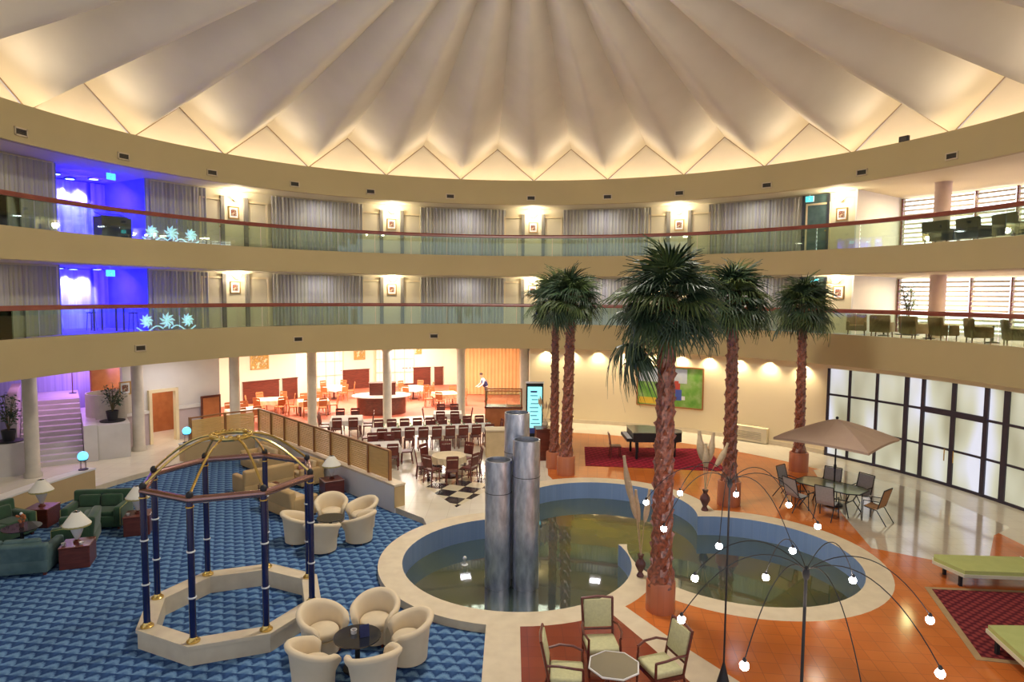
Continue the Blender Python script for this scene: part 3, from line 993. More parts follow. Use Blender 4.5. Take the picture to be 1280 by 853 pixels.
hub = MB().lathe([(1.75, 15.9), (1.75, 16.5), (0.02, 16.9), (0.02, 16.8), (1.55, 16.4), (1.55, 15.9)], 40, (CX, CY, 0))
struct(hub.build('ceiling_hub', M['roof']), 'round hub at the crown of the roof', 'roof')
# ledge behind the band, with the cove tube that lights the pleats
struct(MB().arc([(R+0.2, 11.2), (RJ+0.3, 11.2), (RJ+0.3, 11.42), (R+0.2, 11.45)], -180, 180).build('trim_8', M['soffit']), 'ledge behind the roof band', 'ledge')
tag(MB().arc([(R+0.27, 11.56), (R+0.39, 11.56), (R+0.39, 11.62), (R+0.27, 11.62)], A0, A1).build('cove_light', M['cove']), 'warm cove light hidden behind the roof band', 'cove light')
for k in range(-10, 10):
    a_ = 2.9 + 12.98*(k+0.5)
    lamp('cove_uplight', 'SPOT', P(a_, R+0.38, 11.60), 230, (1.0, 0.84, 0.62), size=0.3, aim=P(a_, R-4.2, 15.0), spot=2.0, blend=1.0)
    lamp('cove_uplight', 'SPOT', P(a_+6.49, R+0.30, 11.50), 150, (1.0, 0.84, 0.62), size=0.3, aim=P(a_+6.49, R-5.0, 14.6), spot=1.3, blend=1.0)
lb = thing('wall_speaker', 'small black box standing on the roof band near the upper lounge', 'speaker', P(64.2, R+0.08, 11.765), radial_frame(64.2, 0))
MB().rbox((0, 0, 0.10), (0.34, 0.12, 0.20), b=0.02).build('housing', M['black'], lb)
MB().box((0, -0.065, 0.10), (0.26, 0.01, 0.14)).build('grille', M['vent'], lb)

# ------------------------------------------------------------------ ground floor walls
arcwall('wall_cream', R+0.35, 2.6, 54.0, 0, 3.69, M['cream'], 'long curved cream wall behind the palms')
radwall('wall_restaurant_end', 2.7, R+0.35, 28.5, 0, 3.69, M['yellow'], 'end wall between restaurant and palm court')
struct(MB().arc([(R+0.31, 0), (R+0.35, 0), (R+0.35, 0.18), (R+0.31, 0.18)], 2.8, 54).build('baseboard_cream', M['rim']), 'pale skirting of the cream wall', 'skirting')
arcwall('wall_east', R+0.35, 83.0, A1, 0, 3.69, M['cream'], 'cream wall beyond the dark framed window')
arcwall('wall_lobby', 18.0, -60.5, -57.3, 0, 3.69, M['white'], 'white lobby wall between the stairs and the lobby doorway')
arcwall('wall_lobby_right', 18.0, -53.6, -47.6, 0, 3.69, M['white'], 'white lobby wall right of the lobby doorway')
arcwall('wall_lobby_lintel', 18.0, -57.3, -53.6, 2.15, 3.69, M['white'], 'white wall over the lobby doorway')
for nm, a0, a1 in (('trim_9', -60.4, -57.4), ('trim_10', -53.5, -47.7)):
    struct(MB().arc([(17.93, 0), (18.0, 0), (18.0, 1.30), (17.93, 1.30)], a0, a1).build(nm, M['mauve']), 'mauve wainscot of the lobby wall', 'wainscot')
    struct(MB().arc([(17.88, 1.30), (18.0, 1.30), (18.0, 1.42), (17.88, 1.42)], a0, a1).build(nm.replace('trim_', 'trim_1'), M['white']), 'white dado rail of the lobby wall', 'dado rail')
arcwall('wall_lobby_inner', 20.2, -60.5, -48, 0, 3.69, M['orangewood'], 'orange wall seen through the lobby doorway')
lamp('doorway_light', 'AREA', P(-55, 19.1, 3.4), 60, WARM2, size=0.6, aim=P(-55, 19.1, 0))
# door casing
f = MB()
for a in (-57.2, -53.7):
    f.box(P(a, 17.98, 1.08), (0.12, 0.24, 2.16), rz=radial_frame(a, 0))
f.arc([(17.86, 2.12), (18.1, 2.12), (18.1, 2.24), (17.86, 2.24)], -57.4, -53.5)
struct(f.build('door_40', M['cream']), 'cream casing of the lit lobby doorway', 'doorway')
# restaurant outer walls
pts = [(-47.6, 18.1), (-45.6, 24.6), (-38, 24.7), (-31, 25.3), (-28, 27.6), (-20, 28.2), (-10, 28.5), (-8.2, 28.5), (-8.0, 24.0), (2.7, 24.0)]
for i in range(len(pts)-1):
    p, q = P(*pts[i]), P(*pts[i+1])
    d = (q-p).normalized(); nrm = Vector((-d.y, d.x, 0))*0.12
    mb = MB().prism([p[:2], q[:2], (q+nrm)[:2], (p+nrm)[:2]], 0, 3.69)
    struct(mb.build('wall_restaurant_%s' % ['west', 'window', 'picture', 'corner', 'rear', 'centre', 'niche', 'return', 'orange'][i], M['yellow'] if i != 8 else M['cream']), 'warm yellow restaurant wall, %s section' % ['west', 'window', 'picture', 'corner', 'rear', 'centre', 'niche', 'return', 'orange curtained'][i], 'wall')

# columns of the ground floor arcade
colm = MB().lathe([(0.27, 0), (0.27, 0.12), (0.215, 0.2), (0.21, 3.45), (0.26, 3.55), (0.26, 3.69)], 20)
cp = tag(colm.build('column', M['column'], smooth=True), 'x', 'column')
cp['kind'] = 'structure'
for a, r, l in ((-73.4, 17.1, 'nearest the lobby stairs'), (-59.9, 17.3, 'beside the lobby doorway'), (-47.0, 16.9, 'behind the short side of the slatted screen'),
                (-35.2, 16.7, 'at the front of the red restaurant floor, by the slatted screen'), (-23.1, 16.0, 'before the dark buffet counter'), (-9.9, 16.1, 'behind the long cafe table'), (1.6, 15.9, 'beside the lit sign totem'), (-90, 16.6, 'beyond the lobby planter')):
    o = place(cp, P(a, r, 0), 0, 'round grey stone column %s' % l, 'arcade columns')
for lv, z0, z1 in (('middle', 4.785, 7.19), ('upper', 8.085, 10.67)):
    for k, (a, r) in enumerate(((63.0, 18.0), (83.0, 18.0))):
        o = MB().lathe([(0.30, z0), (0.28, z0+0.05), (0.28, z1-0.05), (0.30, z1)], 20, P(a, r, 0)).build('column', M['pinkcol'], smooth=True)
        tag(o, 'round rose plaster column in the %s gallery lounge%s' % (lv, ' beyond the armchairs' if k else ' in front of the blinds'), 'column', kind='structure')

# dark framed window wall on the right
RWIN = R + 0.33
win = thing('window_1', 'tall dark framed wall of frosted window panes with double door', 'window', P(68, RWIN, 0))
tag(win, kind='structure')
o0 = P(68, RWIN, 0)
def relw(mb):
    mb.v = [(x-o0.x, y-o0.y, z-o0.z) for x, y, z in mb.v]
    return mb
mull = [54.4, 57.6, 61.6, 65.8, 68.1, 72.2, 76.4, 78.9, 83.2]
thick = [0.10, 0.09, 0.10, 0.16, 0.13, 0.15, 0.15, 0.18, 0.12]
fr = MB()
for a, w in zip(mull, thick):
    fr.box(P(a, RWIN, 1.78), (w, 0.12, 3.56), rz=radial_frame(a, 0))
for z, h in ((0.04, 0.10), (1.23, 0.07), (2.46, 0.08), (3.54, 0.10)):
    fr.arc([(RWIN-0.05, z-h/2), (RWIN+0.05, z-h/2), (RWIN+0.05, z+h/2), (RWIN-0.05, z+h/2)], 54.3, 83.2)
fr.arc([(RWIN-0.07, 2.36), (RWIN+0.05, 2.36), (RWIN+0.05, 2.56), (RWIN-0.07, 2.56)], 68.1, 76.4)
relw(fr).build('window_frame', M['frame'], win)
for i in range(len(mull)-1):
    for z0, z1 in ((0.08, 1.2), (1.26, 2.42), (2.50, 3.50)):
        relw(MB().arc([(RWIN, z0), (RWIN+0.02, z0), (RWIN+0.02, z1), (RWIN, z1)], mull[i]+0.15, mull[i+1]-0.15)).build('pane', M['frosted'], win)
for a in (71.6, 72.8):
    relw(MB().tube([P(a, RWIN-0.14, 0.85), P(a, RWIN-0.14, 1.25)], 0.018, 8)).build('handle', M['brass'], win)
struct(MB().arc([(R+0.2, 3.5), (R+0.5, 3.5), (R+0.5, 3.69), (R+0.2, 3.69)], 54, 83.4).build('trim_21', M['cream']), 'cream lintel over the dark framed window', 'lintel')
arcwall('wall_east_pier', R+0.35, 53.6, 54.35, 0, 3.69, M['cream'], 'narrow cream pier beside the dark framed window')

# blinds in the lounges
for lv, z0, z1 in (('middle', 4.80, 7.12), ('upper', 8.10, 10.60)):
    ba = [54.4, 58.2, 62.3, 66.4, 70.8, 75.2, 79.6, 84.0]
    bn = ['first', 'second', 'third', 'fourth', 'fifth', 'sixth', 'seventh']
    for i in range(7):
        w = thing('window_blind', 'bright slatted blind of the %s gallery lounge, %s from its end wall' % (lv, bn[i]), 'blind', P((ba[i]+ba[i+1])/2, 20.8, z0), group='lounge blinds of the %s gallery' % lv)
        oo = P((ba[i]+ba[i+1])/2, 20.8, z0)
        def rl(mb):
            mb.v = [(x-oo.x, y-oo.y, z-oo.z) for x, y, z in mb.v]
            return mb
        rl(MB().arc([(20.9, z0+0.1), (20.92, z0+0.1), (20.92, z1), (20.9, z1)], ba[i]+0.1, ba[i+1]-0.1)).build('pane', M['blindglow'], w)
        sl = MB()
        z = z0+0.22
        while z < z1-0.05:
            sl.arc([(20.60, z-0.035), (20.62, z-0.045), (20.70, z+0.035), (20.68, z+0.045)], ba[i]+0.15, ba[i+1]-0.15, step=4)
            z += 0.195
        rl(sl).build('slats', M['column'], w)
        rl(MB().box(P(ba[i]+0.02, 20.72, (z0+z1)/2), (0.07, 0.12, z1-z0), rz=radial_frame(ba[i], 0))).build('side_rail', M['darkwood'], w)
    lamp('lounge_light', 'AREA', P(60, 19.0, z1-0.05), 130, (1.0, 0.80, 0.44), size=0.8, aim=P(60, 19.0, 0))
    lamp('lounge_light', 'AREA', P(72, 18.0, z1-0.05), 130, (1.0, 0.80, 0.44), size=0.8, aim=P(72, 18, 0))
#PART2
# ------------------------------------------------------------------ gazebo
GX, GY, GR_ = -5.48, 12.51, 1.56
gz = thing('gazebo', 'open octagonal gazebo with navy posts and brass ribs on a cream plinth', 'gazebo', (GX, GY, -0.17))
ga = [-0.82 + k*PI/4 for k in range(8)]
def gp_(a, r, z): return (r*math.sin(a), -r*math.cos(a), z)
pl = MB()
for k in range(8):
    a, b = ga[k], ga[(k+1) % 8]
    ro, ri = GR_+0.16, GR_-0.15
    pl.add([gp_(a, ri, 0), gp_(a, ro, 0), gp_(b, ro, 0), gp_(b, ri, 0), gp_(a, ri, 0.36), gp_(a, ro, 0.36), gp_(b, ro, 0.36), gp_(b, ri, 0.36)],
           [(0, 1, 2, 3), (4, 5, 6, 7), (1, 2, 6, 5), (0, 3, 7, 4)])
    pl.add([gp_(a, ro, 0.30), gp_(a, ro+0.03, 0.30), gp_(b, ro+0.03, 0.30), gp_(b, ro, 0.30), gp_(a, ro, 0.365), gp_(a, ro+0.03, 0.365), gp_(b, ro+0.03, 0.365), gp_(b, ro, 0.365)],
           [(0, 1, 2, 3), (4, 5, 6, 7), (1, 2, 6, 5), (0, 3, 7, 4)])
pl.build('plinth', M['rim'], gz)
ZT = 2.87
for k in range(8):
    x, y, _ = gp_(ga[k], GR_, 0)
    po = MB().lathe([(0.058, 0.36), (0.058, ZT+0.02)], 14, (x, y, 0)).build('post', M['navy'], gz, True)
    MB().lathe([(0.115, 0.362), (0.115, 0.385), (0.075, 0.42), (0.065, 0.45)], 14, (x, y, 0)).build('base_collar', M['brass'], po, True)
    for z in (0.36+0.80, 0.36+1.62, ZT-0.10):
        MB().lathe([(0.06, z-0.015), (0.072, z-0.01), (0.072, z+0.01), (0.06, z+0.015)], 14, (x, y, 0)).build('ring', M['brass'] if z > 2.5 else M['ivory'], po, True)
    MB().ball((x, y, ZT+0.10), (0.062, 0.062, 0.075)).build('finial', M['black'], po, True)
for k in range(8):
    a, b = Vector(gp_(ga[k], GR_, ZT+0.02)), Vector(gp_(ga[(k+1) % 8], GR_, ZT+0.02))
    MB().tube([a.lerp(b, -0.02), b.lerp(a, -0.02)], 0.066, 14).build('ring_beam', M['bronze'], gz, True)
for k in range(8):
    pts = []
    for i in range(13):
        t = i/12
        r = GR_*(1-t) + 0.34*t
        pts.append(gp_(ga[k], r, ZT+0.10 + 0.70*math.sin(t*PI/2)))
    MB().tube(pts, 0.024, 8).build('rib', M['brass'], gz, True)
MB().tube([gp_(2*PI*i/32, 0.36, ZT+0.80) for i in range(32)], 0.042, 8, closed=True).build('crown_ring', M['brass'], gz, True)
cr = MB()
for i in range(16):
    a = 2*PI*i/16
    cr.ball(gp_(a, 0.36, ZT+0.845), (0.05, 0.05, 0.03), 8, 5)
cr.build('crown_rosettes', M['brass'], gz, True)

# ------------------------------------------------------------------ steel fountain cylinders in the pond
for l, x, y, r, z in (('shortest', -0.29, 14.87, 0.31, 2.46), ('tallest of the two in front', 0.36, 14.84, 0.315, 2.95), ('hindmost and tallest', 0.14, 15.50, 0.305, 3.46)):
    t = thing('fountain_cylinder', 'rolled steel fountain cylinder in the pond, %s' % l.replace('tallest of the two in front', 'taller of the front pair'), 'fountain', (x, y, -1.30), group='steel fountain cylinders')
    h = z+1.30
    prof = [(r, 0), (r, h), (r-0.03, h), (r-0.03, h-0.25)]
    MB().lathe(prof, 40, caps=False).build('shell', M['steel'], t, True)
    MB().lathe([(0.0, h-0.06), (r-0.03, h-0.06)], 40, caps=False).build('water_top', M['steeldark'], t)
    MB().tube([(r*math.cos(2*PI*i/40)*1.005, r*math.sin(2*PI*i/40)*1.005, h*0.80) for i in range(40)], 0.008, 6, closed=True).build('seam_ring', M['steeldark'], t, True)
jet = thing('fountain_jet', 'small white fountain nozzle in the pond left of the steel cylinders', 'fountain nozzle', (-1.15, 16.02, -0.55))
MB().lathe([(0.07, -0.1), (0.09, 0.0), (0.03, 0.04), (0.025, 0.12)], 12).build('nozzle', M['ivory'], jet, True)
MB().ball((0, 0, 0.16), (0.05, 0.05, 0.06)).build('jet_head', M['ivory'], jet, True)

# ------------------------------------------------------------------ palms
def frond_mesh(L, nl, seed, mt, petiole=0.5, droop=0.5):
    rnd = random.Random(seed)
    mb = MB()
    # petiole along +X, arching
    pts = [(petiole*i/5, 0, 0.10*math.sin(i/5*PI/2)) for i in range(6)]
    mb.tube(pts, [0.022, 0.02, 0.017, 0.015, 0.012, 0.010], 5, mi=1)
    bx, bz = petiole, 0.10
    for i in range(nl):
        f = (i+0.5)/nl*2-1
        ang = f*2.0
        ll = L*(1-0.30*abs(f)**1.5)*rnd.uniform(0.78, 1.14)
        w = 0.026*L/0.8*rnd.uniform(0.8, 1.15)
        dx, dy = math.cos(ang), math.sin(ang)
        vs = []
        ns = 5
        for k in range(ns+1):
            t = k/ns
            rr = ll*t
            z = bz + 0.08*math.sin(t*PI)*L - droop*ll*t**2.4*(0.75+0.5*rnd.random()*(t > 0.5))
            hor = rr*(1-0.28*t*t*min(1, droop))
            ww = w*(0.35+1.3*t) if t < 0.5 else w*(1.0*(1-t)*2+0.06)
            cx_, cy_ = bx+dx*hor, dy*hor
            vs += [(cx_+dy*ww, cy_-dx*ww, z-0.006), (cx_, cy_, z+0.012), (cx_-dy*ww, cy_+dx*ww, z-0.006)]
        fs = []
        for k in range(ns):
            o = 3*k
            fs += [(o, o+1, o+4, o+3), (o+1, o+2, o+5, o+4)]
        mb.add(vs, fs, 0)
    me = mb.build('frond', [mt, M['stem']], smooth=False)
    m = me.data
    bpy.data.objects.remove(me)
    return m
FR = [frond_mesh(0.80, 26, s_, M['frond'] if s_ % 3 else M['frondlight'], droop=d) for s_, d in ((1, 0.22), (2, 0.5), (3, 0.35), (4, 0.7), (5, 0.3), (6, 0.55))]
DEAD = frond_mesh(0.85, 26, 11, M['frond'], droop=1.0, petiole=0.6)
def palm(label, x, y, zped, rped, ztop, rtr, nf, fl, seed, low=None, tilt=0.0, hang=-0.75, top=1.45):
    rnd = random.Random(seed)
    t = thing('palm_tree', label, 'palm', (x, y, 0), group='palms in terracotta pedestals')
    MB().lathe([(rped, 0), (rped, zped-0.03), (rped-0.02, zped), (rped-0.07, zped), (rped-0.07, zped-0.08)], 28).build('pedestal', M['ped'], t, True)
    MB().lathe([(0.0, zped-0.07), (rped-0.06, zped-0.07)], 20, caps=False).build('soil', M['soil'], t)
    def cx_(z): return tilt*(z-zped)
    prof = []
    nseg = 44
    vs, fs = [], []
    nu = 20
    for i in range(nseg+1):
        z = zped-0.1 + (ztop-zped+0.1)*i/nseg
        rr = rtr*(1.06-0.32*i/nseg)
        if i < 4: rr *= 1+0.08*(4-i)
        for j in range(nu):
            a = 2*PI*j/nu
            bump = 1 + 0.10*(((i + (j*2) % 5) % 3)-1) + rnd.uniform(-0.04, 0.04)
            vs.append((cx_(z)+rr*bump*math.cos(a), rr*bump*math.sin(a), z))
    for i in range(nseg):
        for j in range(nu):
            fs.append((i*nu+j, i*nu+(j+1) % nu, (i+1)*nu+(j+1) % nu, (i+1)*nu+j))
    tm = MB().add(vs, fs)
    # bootjack stubs in a spiral
    nb = 90
    for i in range(nb):
        z = zped+0.1 + (ztop-zped-0.15)*i/nb
        a = i*2.39996
        rr = rtr*(1.08-0.28*(z-zped)/(ztop-zped))
        c = Vector((cx_(z)+rr*math.cos(a), rr*math.sin(a), z))
        o = Vector((math.cos(a), math.sin(a), 0))
        s_ = Vector((-math.sin(a), math.cos(a), 0))
        w = 0.055*rtr/0.2
        tm.add([c-s_*w-o*0.02, c+s_*w-o*0.02, c+o*0.045+Vector((0, 0, 0.10)), c+Vector((0, 0, 0.16))-o*0.03], [(0, 1, 2), (0, 2, 3), (1, 3, 2)])
    tm.build('trunk', M['trunk'], t)
    ct = cx_(ztop)
    for k in range(nf):
        u = (k+0.5)/nf
        el = top - (top-hang)*u**0.85 + rnd.uniform(-0.10, 0.10)
        az = k*2.39996 + rnd.uniform(-0.2, 0.2)
        o = bpy.data.objects.new('frond', FR[(k*5+seed) % 6])
        COL.objects.link(o)
        o.parent = t
        s_ = fl*rnd.uniform(0.88, 1.08)
        m = Matrix.Translation((ct, 0, ztop-0.05+0.28*fl*(1-u)-0.06*k/nf)) @ Matrix.Rotation(az, 4, 'Z') @ Matrix.Rotation(-el, 4, 'Y') @ Matrix.Rotation(rnd.uniform(-0.35, 0.35), 4, 'X') @ Matrix.Scale(s_, 4)
        o.matrix_local = m
    for az, el, dz, s_ in (low or []):
        o = bpy.data.objects.new('frond', DEAD)
        COL.objects.link(o)
        o.parent = t
        o.matrix_local = Matrix.Translation((ct, 0, ztop+dz)) @ Matrix.Rotation(az, 4, 'Z') @ Matrix.Rotation(-el, 4, 'Y') @ Matrix.Scale(s_, 4)
    return t
palm('tallest-looking palm between the two pond lobes, nearest the terrace', 3.03, 12.65, 0.62, 0.29, 6.02, 0.20, 50, 1.0, 3, low=[(3.0, -0.15, -0.7, 1.05), (3.35, -0.4, -0.8, 0.95), (2.6, -0.5, -0.65, 0.9)])
palm('palm on the cream rim behind the right pond lobe, beside the urn', 6.62, 19.3, 0.74, 0.34, 5.95, 0.19, 44, 1.12, 5, tilt=-0.01)
palm('palm beside the canvas patio umbrella, near the dark framed window', 10.45, 23.2, 0.69, 0.33, 5.75, 0.17, 42, 1.05, 8, tilt=-0.012)
palm('front palm of the close pair beside the lit totem', 1.93, 22.45, 0.67, 0.32, 5.95, 0.19, 42, 1.02, 12, tilt=0.02)
palm('rear slimmer palm of the close pair beside the lit totem', 1.58, 23.35, 0.60, 0.30, 5.95, 0.15, 36, 0.98, 15, tilt=-0.004)

# ------------------------------------------------------------------ arching light trees
def light_tree(label, x, y, ztop, zring, rring, cone, seed):
    rnd = random.Random(seed)
    t = thing('light_tree', label, 'floor lamp', (x, y, 0), group='arching light trees')
    if cone:
        MB().lathe([(0.14, 0), (0.14, 0.03), (0.11, 0.10), (0.03, 0.42), (0.016, 0.48)], 16).build('base', M['black'], t, True)
    else:
        MB().lathe([(0.16, 0), (0.16, 0.03), (0.03, 0.06)], 16).build('base', M['black'], t, True)
    MB().tube([(0, 0, 0.03), (0, 0, ztop)], 0.015 if cone else 0.018, 10).build('pole', M['black'], t, True)
    MB().lathe([(0.03, ztop-0.10), (0.045, ztop-0.04), (0.03, ztop+0.02), (0.01, ztop+0.05)], 12).build('hub', M['black'], t, True)
    for k in range(8):
        a = 2*PI*k/8 + seed*0.37
        rr = rring*rnd.uniform(0.93, 1.07)
        zr = zring + rnd.uniform(-0.06, 0.06)
        pts = []
        for i in range(15):
            u = i/14
            r_ = rr*u
            z = ztop + 0.62*u*(1-u)*1.6 + (zr-ztop)*u**2.2
            pts.append((r_*math.cos(a), r_*math.sin(a), z))
        ar = MB().tube(pts, 0.006, 6).build('arm', M['black'], t, True)
        e = pts[-1]
        MB().lathe([(0.010, 0.05), (0.022, 0.03), (0.022, 0.0)], 8, (e[0], e[1], e[2]-0.02)).build('socket', M['black'], ar, True)
        MB().ball((e[0], e[1], e[2]-0.055), 0.046, 10, 8).build('bulb', M['bulb'], ar, True)
    lamp('light_tree_light', 'POINT', (0, 0, zring+0.1), 22, (1.0, 0.80, 0.66), size=0.5, parent=t)
light_tree('light tree with a dark cone foot, nearer the pond', 3.42, 9.95, 3.42, 2.92, 1.27, True, 1)
light_tree('light tree with eight arching arms, nearest the viewer', 3.38, 7.2, 3.19, 2.64, 1.36, False, 2)

# ------------------------------------------------------------------ tub chairs
def tub(label, name='tub_chair'):
    t = thing(name, label, 'armchair')
    nth_, half = 34, 2.30
    # shell section swept round: inner/outer radius at floor and top
    vs = []
    for i in range(nth_+1):
        u = i/nth_*2-1
        th = u*half
        h = 0.60 + 0.20*math.cos(th*0.62)**2
        if abs(u) > 0.9: h -= (abs(u)-0.9)*0.8
        sec = [(0.345, 0.05), (0.362, 0.30), (0.400, h-0.14), (0.455, h-0.05), (0.465, h), (0.430, h+0.040), (0.380, h+0.035), (0.345, h-0.02), (0.325, h-0.12), (0.300, 0.35), (0.280, 0.05)]
        for r, z in sec:
            vs.append((r*math.sin(th), r*math.cos(th), z))
    k = 11
    fs = []
    for i in range(nth_):
        for j in range(k):
            fs.append((i*k+j, i*k+(j+1) % k, (i+1)*k+(j+1) % k, (i+1)*k+j))
    fs += [tuple(range(k)), tuple(nth_*k+j for j in range(k))]
    MB().add(vs, fs).build('shell', M['tub'], t, True, sharp=60)
    MB().lathe([(0.0, 0.05), (0.29, 0.05), (0.29, 0.30), (0.0, 0.30)], 26, caps=False).build('seat_base', M['tub'], t, True)
    MB().lathe([(0.02, 0.30), (0.26, 0.30), (0.285, 0.34), (0.285, 0.41), (0.25, 0.455), (0.02, 0.47)], 26).build('cushion', M['tubseat'], t, True, sharp=70)
    for sx, sy in ((-1, -1), (1, -1), (-1, 1), (1, 1)):
        MB().lathe([(0.022, 0), (0.026, 0.055)], 8, (sx*0.2, sy*0.2, 0)).build('foot', M['darkwood'], t)
    return t
CZ = -0.17
tb = tub('x')
def low_table(label, r=0.36, h=0.52):
    t = thing('side_table', label, 'table')
    MB().lathe([(0.22, 0), (0.22, 0.03), (0.04, 0.06), (0.04, h-0.05), (0.10, h-0.02)], 16).build('pedestal', M['black'], t, True)
    MB().lathe([(r, h-0.02), (r, h), (0.01, h)], 28).build('table_top', M['darkglass'], t)
    return t
lt = low_table('x')
TA = (-4.78, 16.85)
place(lt, (*TA, CZ), 0, 'round dark glass table among the four tub chairs beyond the gazebo')
for dx, dy, l in ((-0.72, -0.38, 'with its back to the gazebo post'), (0.06, -0.96, 'with its back to the camera'), (0.82, -0.30, 'nearest the pond rim'), (-0.22, 0.86, 'in front of the lamp box'), (0.68, 0.62, 'by the white low wall')):
    place(tb, (TA[0]+dx, TA[1]+dy, CZ), face_to(dx, dy, 0, 0), 'cream tub chair of the group beyond the gazebo, %s' % l, 'cream tub chairs')
TB_ = (-2.62, 10.78)
place(lt, (*TB_, CZ), 0, 'round dark glass table among the five tub chairs at the front', scale=1.12)
for dx, dy, l in ((-0.74, 0.50, 'touching the gazebo plinth'), (0.12, 0.90, 'hindmost, towards the pond'), (0.82, 0.28, 'beside the pond rim step'), (-0.58, -0.55, 'in the front row next to the gazebo'), (0.42, -0.68, 'in the front row nearest the path')):
    place(tb, (TB_[0]+dx, TB_[1]+dy, CZ), face_to(dx, dy, 0, 0), 'cream tub chair of the front group, %s' % l, 'cream tub chairs')
def ashtray(label, loc):
    t = thing('glass_candle_holder', label, 'candle holder', loc)
    MB().lathe([(0.05, 0), (0.055, 0.07), (0.045, 0.07), (0.04, 0.01)], 12).build('cup', M['lampwhite'], t, True)
    MB().lathe([(0.02, 0.008), (0.02, 0.05)], 8).build('candle', M['vase'], t)
ashtray('small white candle cup on the dark glass table at the front', (TB_[0]-0.08, TB_[1]+0.08, CZ+0.584))
mn = thing('menu_stand', 'small dark folded card standing on the front dark glass table', 'menu card', (TB_[0]+0.12, TB_[1], CZ+0.584), 0.4)
MB().box((0, 0.03, 0.10), (0.16, 0.006, 0.2), tilt=('X', 0.25)).box((0, -0.03, 0.10), (0.16, 0.006, 0.2), tilt=('X', -0.25)).build('card', M['vest'], mn)

# ------------------------------------------------------------------ table lamps on boxes
def lamp_box(label, loc, rz, m=M['darkwood'], d=(0.62, 0.62, 0.50)):
    t = thing('box_table', label, 'side table', loc, rz)
    MB().rbox((0, 0, d[2]/2), d, b=0.015, seg=1).build('body', m, t)
    MB().rbox((0, 0, d[2]+0.012), (d[0]+0.02, d[1]+0.02, 0.03), b=0.01, seg=1).build('table_top', M['darkwood'], t)
    return t
def tlamp():
    t = thing('table_lamp', 'x', 'lamp')
    MB().lathe([(0.085, 0), (0.085, 0.03), (0.05, 0.06), (0.035, 0.08)], 20).build('foot', M['darkwood'], t, True)
    MB().lathe([(0.035, 0.08), (0.06, 0.12), (0.125, 0.30), (0.14, 0.37), (0.12, 0.42), (0.05, 0.45), (0.02, 0.46)], 24, fn=lambda a, z: 1+0.03*math.cos(a*10)).build('vase_body', M['lampwhite'], t, True)
    sh = MB().lathe([(0.30, 0.44), (0.085, 0.74), (0.08, 0.74), (0.29, 0.44)], 40, fn=lambda a, z: 1+0.012*math.cos(a*20), caps=False).build('lamp_shade', M['shade'], t, True, sharp=80)
    MB().lathe([(0.292, 0.405), (0.302, 0.45)], 40, caps=False).build('fringe', M['shadegold'], sh, True)
    MB().lathe([(0.012, 0.46), (0.012, 0.74), (0.02, 0.76)], 8).build('stem', M['brass'], t)
    return t
tl = tlamp()
BX = [((-10.25, 14.98), 0.35, 'red-brown box table on the blue carpet nearest the slate sofa', 'pleated white lamp on the box beside the slate sofa'),
      ((-10.0, 17.05), 0.35, 'red-brown box table left of the gazebo', 'pleated white lamp on the box left of the gazebo, partly behind its beam'),
      ((-12.95, 17.55), 0.1, 'dark box table against the tan wall behind the green sofas', 'pleated white lamp before the tan wall'),
      ((-5.75, 20.45), 0.60, 'dark box table against the white low wall', 'pleated white lamp before the white low wall and slatted screen')]
for (x, y), rz, lb_, ll in BX:
    lamp_box(lb_, (x, y, CZ), rz)
    place(tl, (x, y, CZ+0.527), rz, ll, 'pleated table lamps')
def cup(label, loc):
    t = MB().lathe([(0.03, 0), (0.045, 0.05), (0.05, 0.06), (0.042, 0.055), (0.02, 0.01)], 12).build('white_cup', M['lampwhite'], smooth=True, loc=loc)
    tag(t, label, 'cup')
cup('small white cup on the front left corner of the lamp box by the slate sofa', (-10.45, 14.78, CZ+0.527))
cup('small white cup beside the lamp foot on the box by the slate sofa', (-10.08, 14.86, CZ+0.527))
cup('small white cup on the lamp box left of the gazebo', (-10.15, 16.84, CZ+0.527))

# ------------------------------------------------------------------ sofas and lounge chairs
def sofa(name, label, w, d, m, ms, pipe=None, hb=0.82, arm=0.62, n=2, cat='sofa', pillows=None):
    t = thing(name, label, cat)
    MB().rbox((0, 0, 0.22), (w, d, 0.30), b=0.04).build('base', m, t, True)
    MB().rbox((0, d/2-0.10, hb/2+0.06), (w, 0.20, hb-0.10), b=0.07, tilt=('X', -0.10), seg=3).build('backrest', m, t, True)
    for s_ in (-1, 1):
        ar = MB().rbox((s_*(w/2-0.09), -0.04, arm/2+0.05), (0.19, d-0.06, arm-0.08), b=0.07, seg=3).build('armrest', m, t, True)
        if pipe:
            MB().tube([(s_*(w/2-0.01), -d/2+0.0, 0.12), (s_*(w/2-0.01), -d/2, arm-0.03), (s_*(w/2-0.01), d/2-0.1, arm+0.02)], 0.012, 6).build('piping', pipe, ar)
    iw = (w-0.38)/n
    for i in range(n):
        MB().rbox((-w/2+0.19+iw*(i+0.5), -0.08, 0.42), (iw-0.01, d-0.24, 0.14), b=0.05, seg=3).build('seat_cushion', ms, t, True)
        MB().rbox((-w/2+0.19+iw*(i+0.5), d/2-0.24, 0.64), (iw-0.02, 0.16, 0.34), b=0.06, tilt=('X', -0.18), seg=3).build('back_cushion', ms, t, True)
    for sx in (-1, 1):
        for sy in (-1, 1):
            MB().box((sx*(w/2-0.08), sy*(d/2-0.08), 0.04), (0.06, 0.06, 0.08)).build('foot', M['darkwood'], t)
    return t
g1 = sofa('sofa', 'x', 1.50, 0.88, M['green'], M['green'], M['piping'], n=2, hb=0.9)
place(g1, (-11.40, 17.55, CZ), 0.15, 'dark green velvet sofa facing the camera, before the tan wall end', 'green sofas')
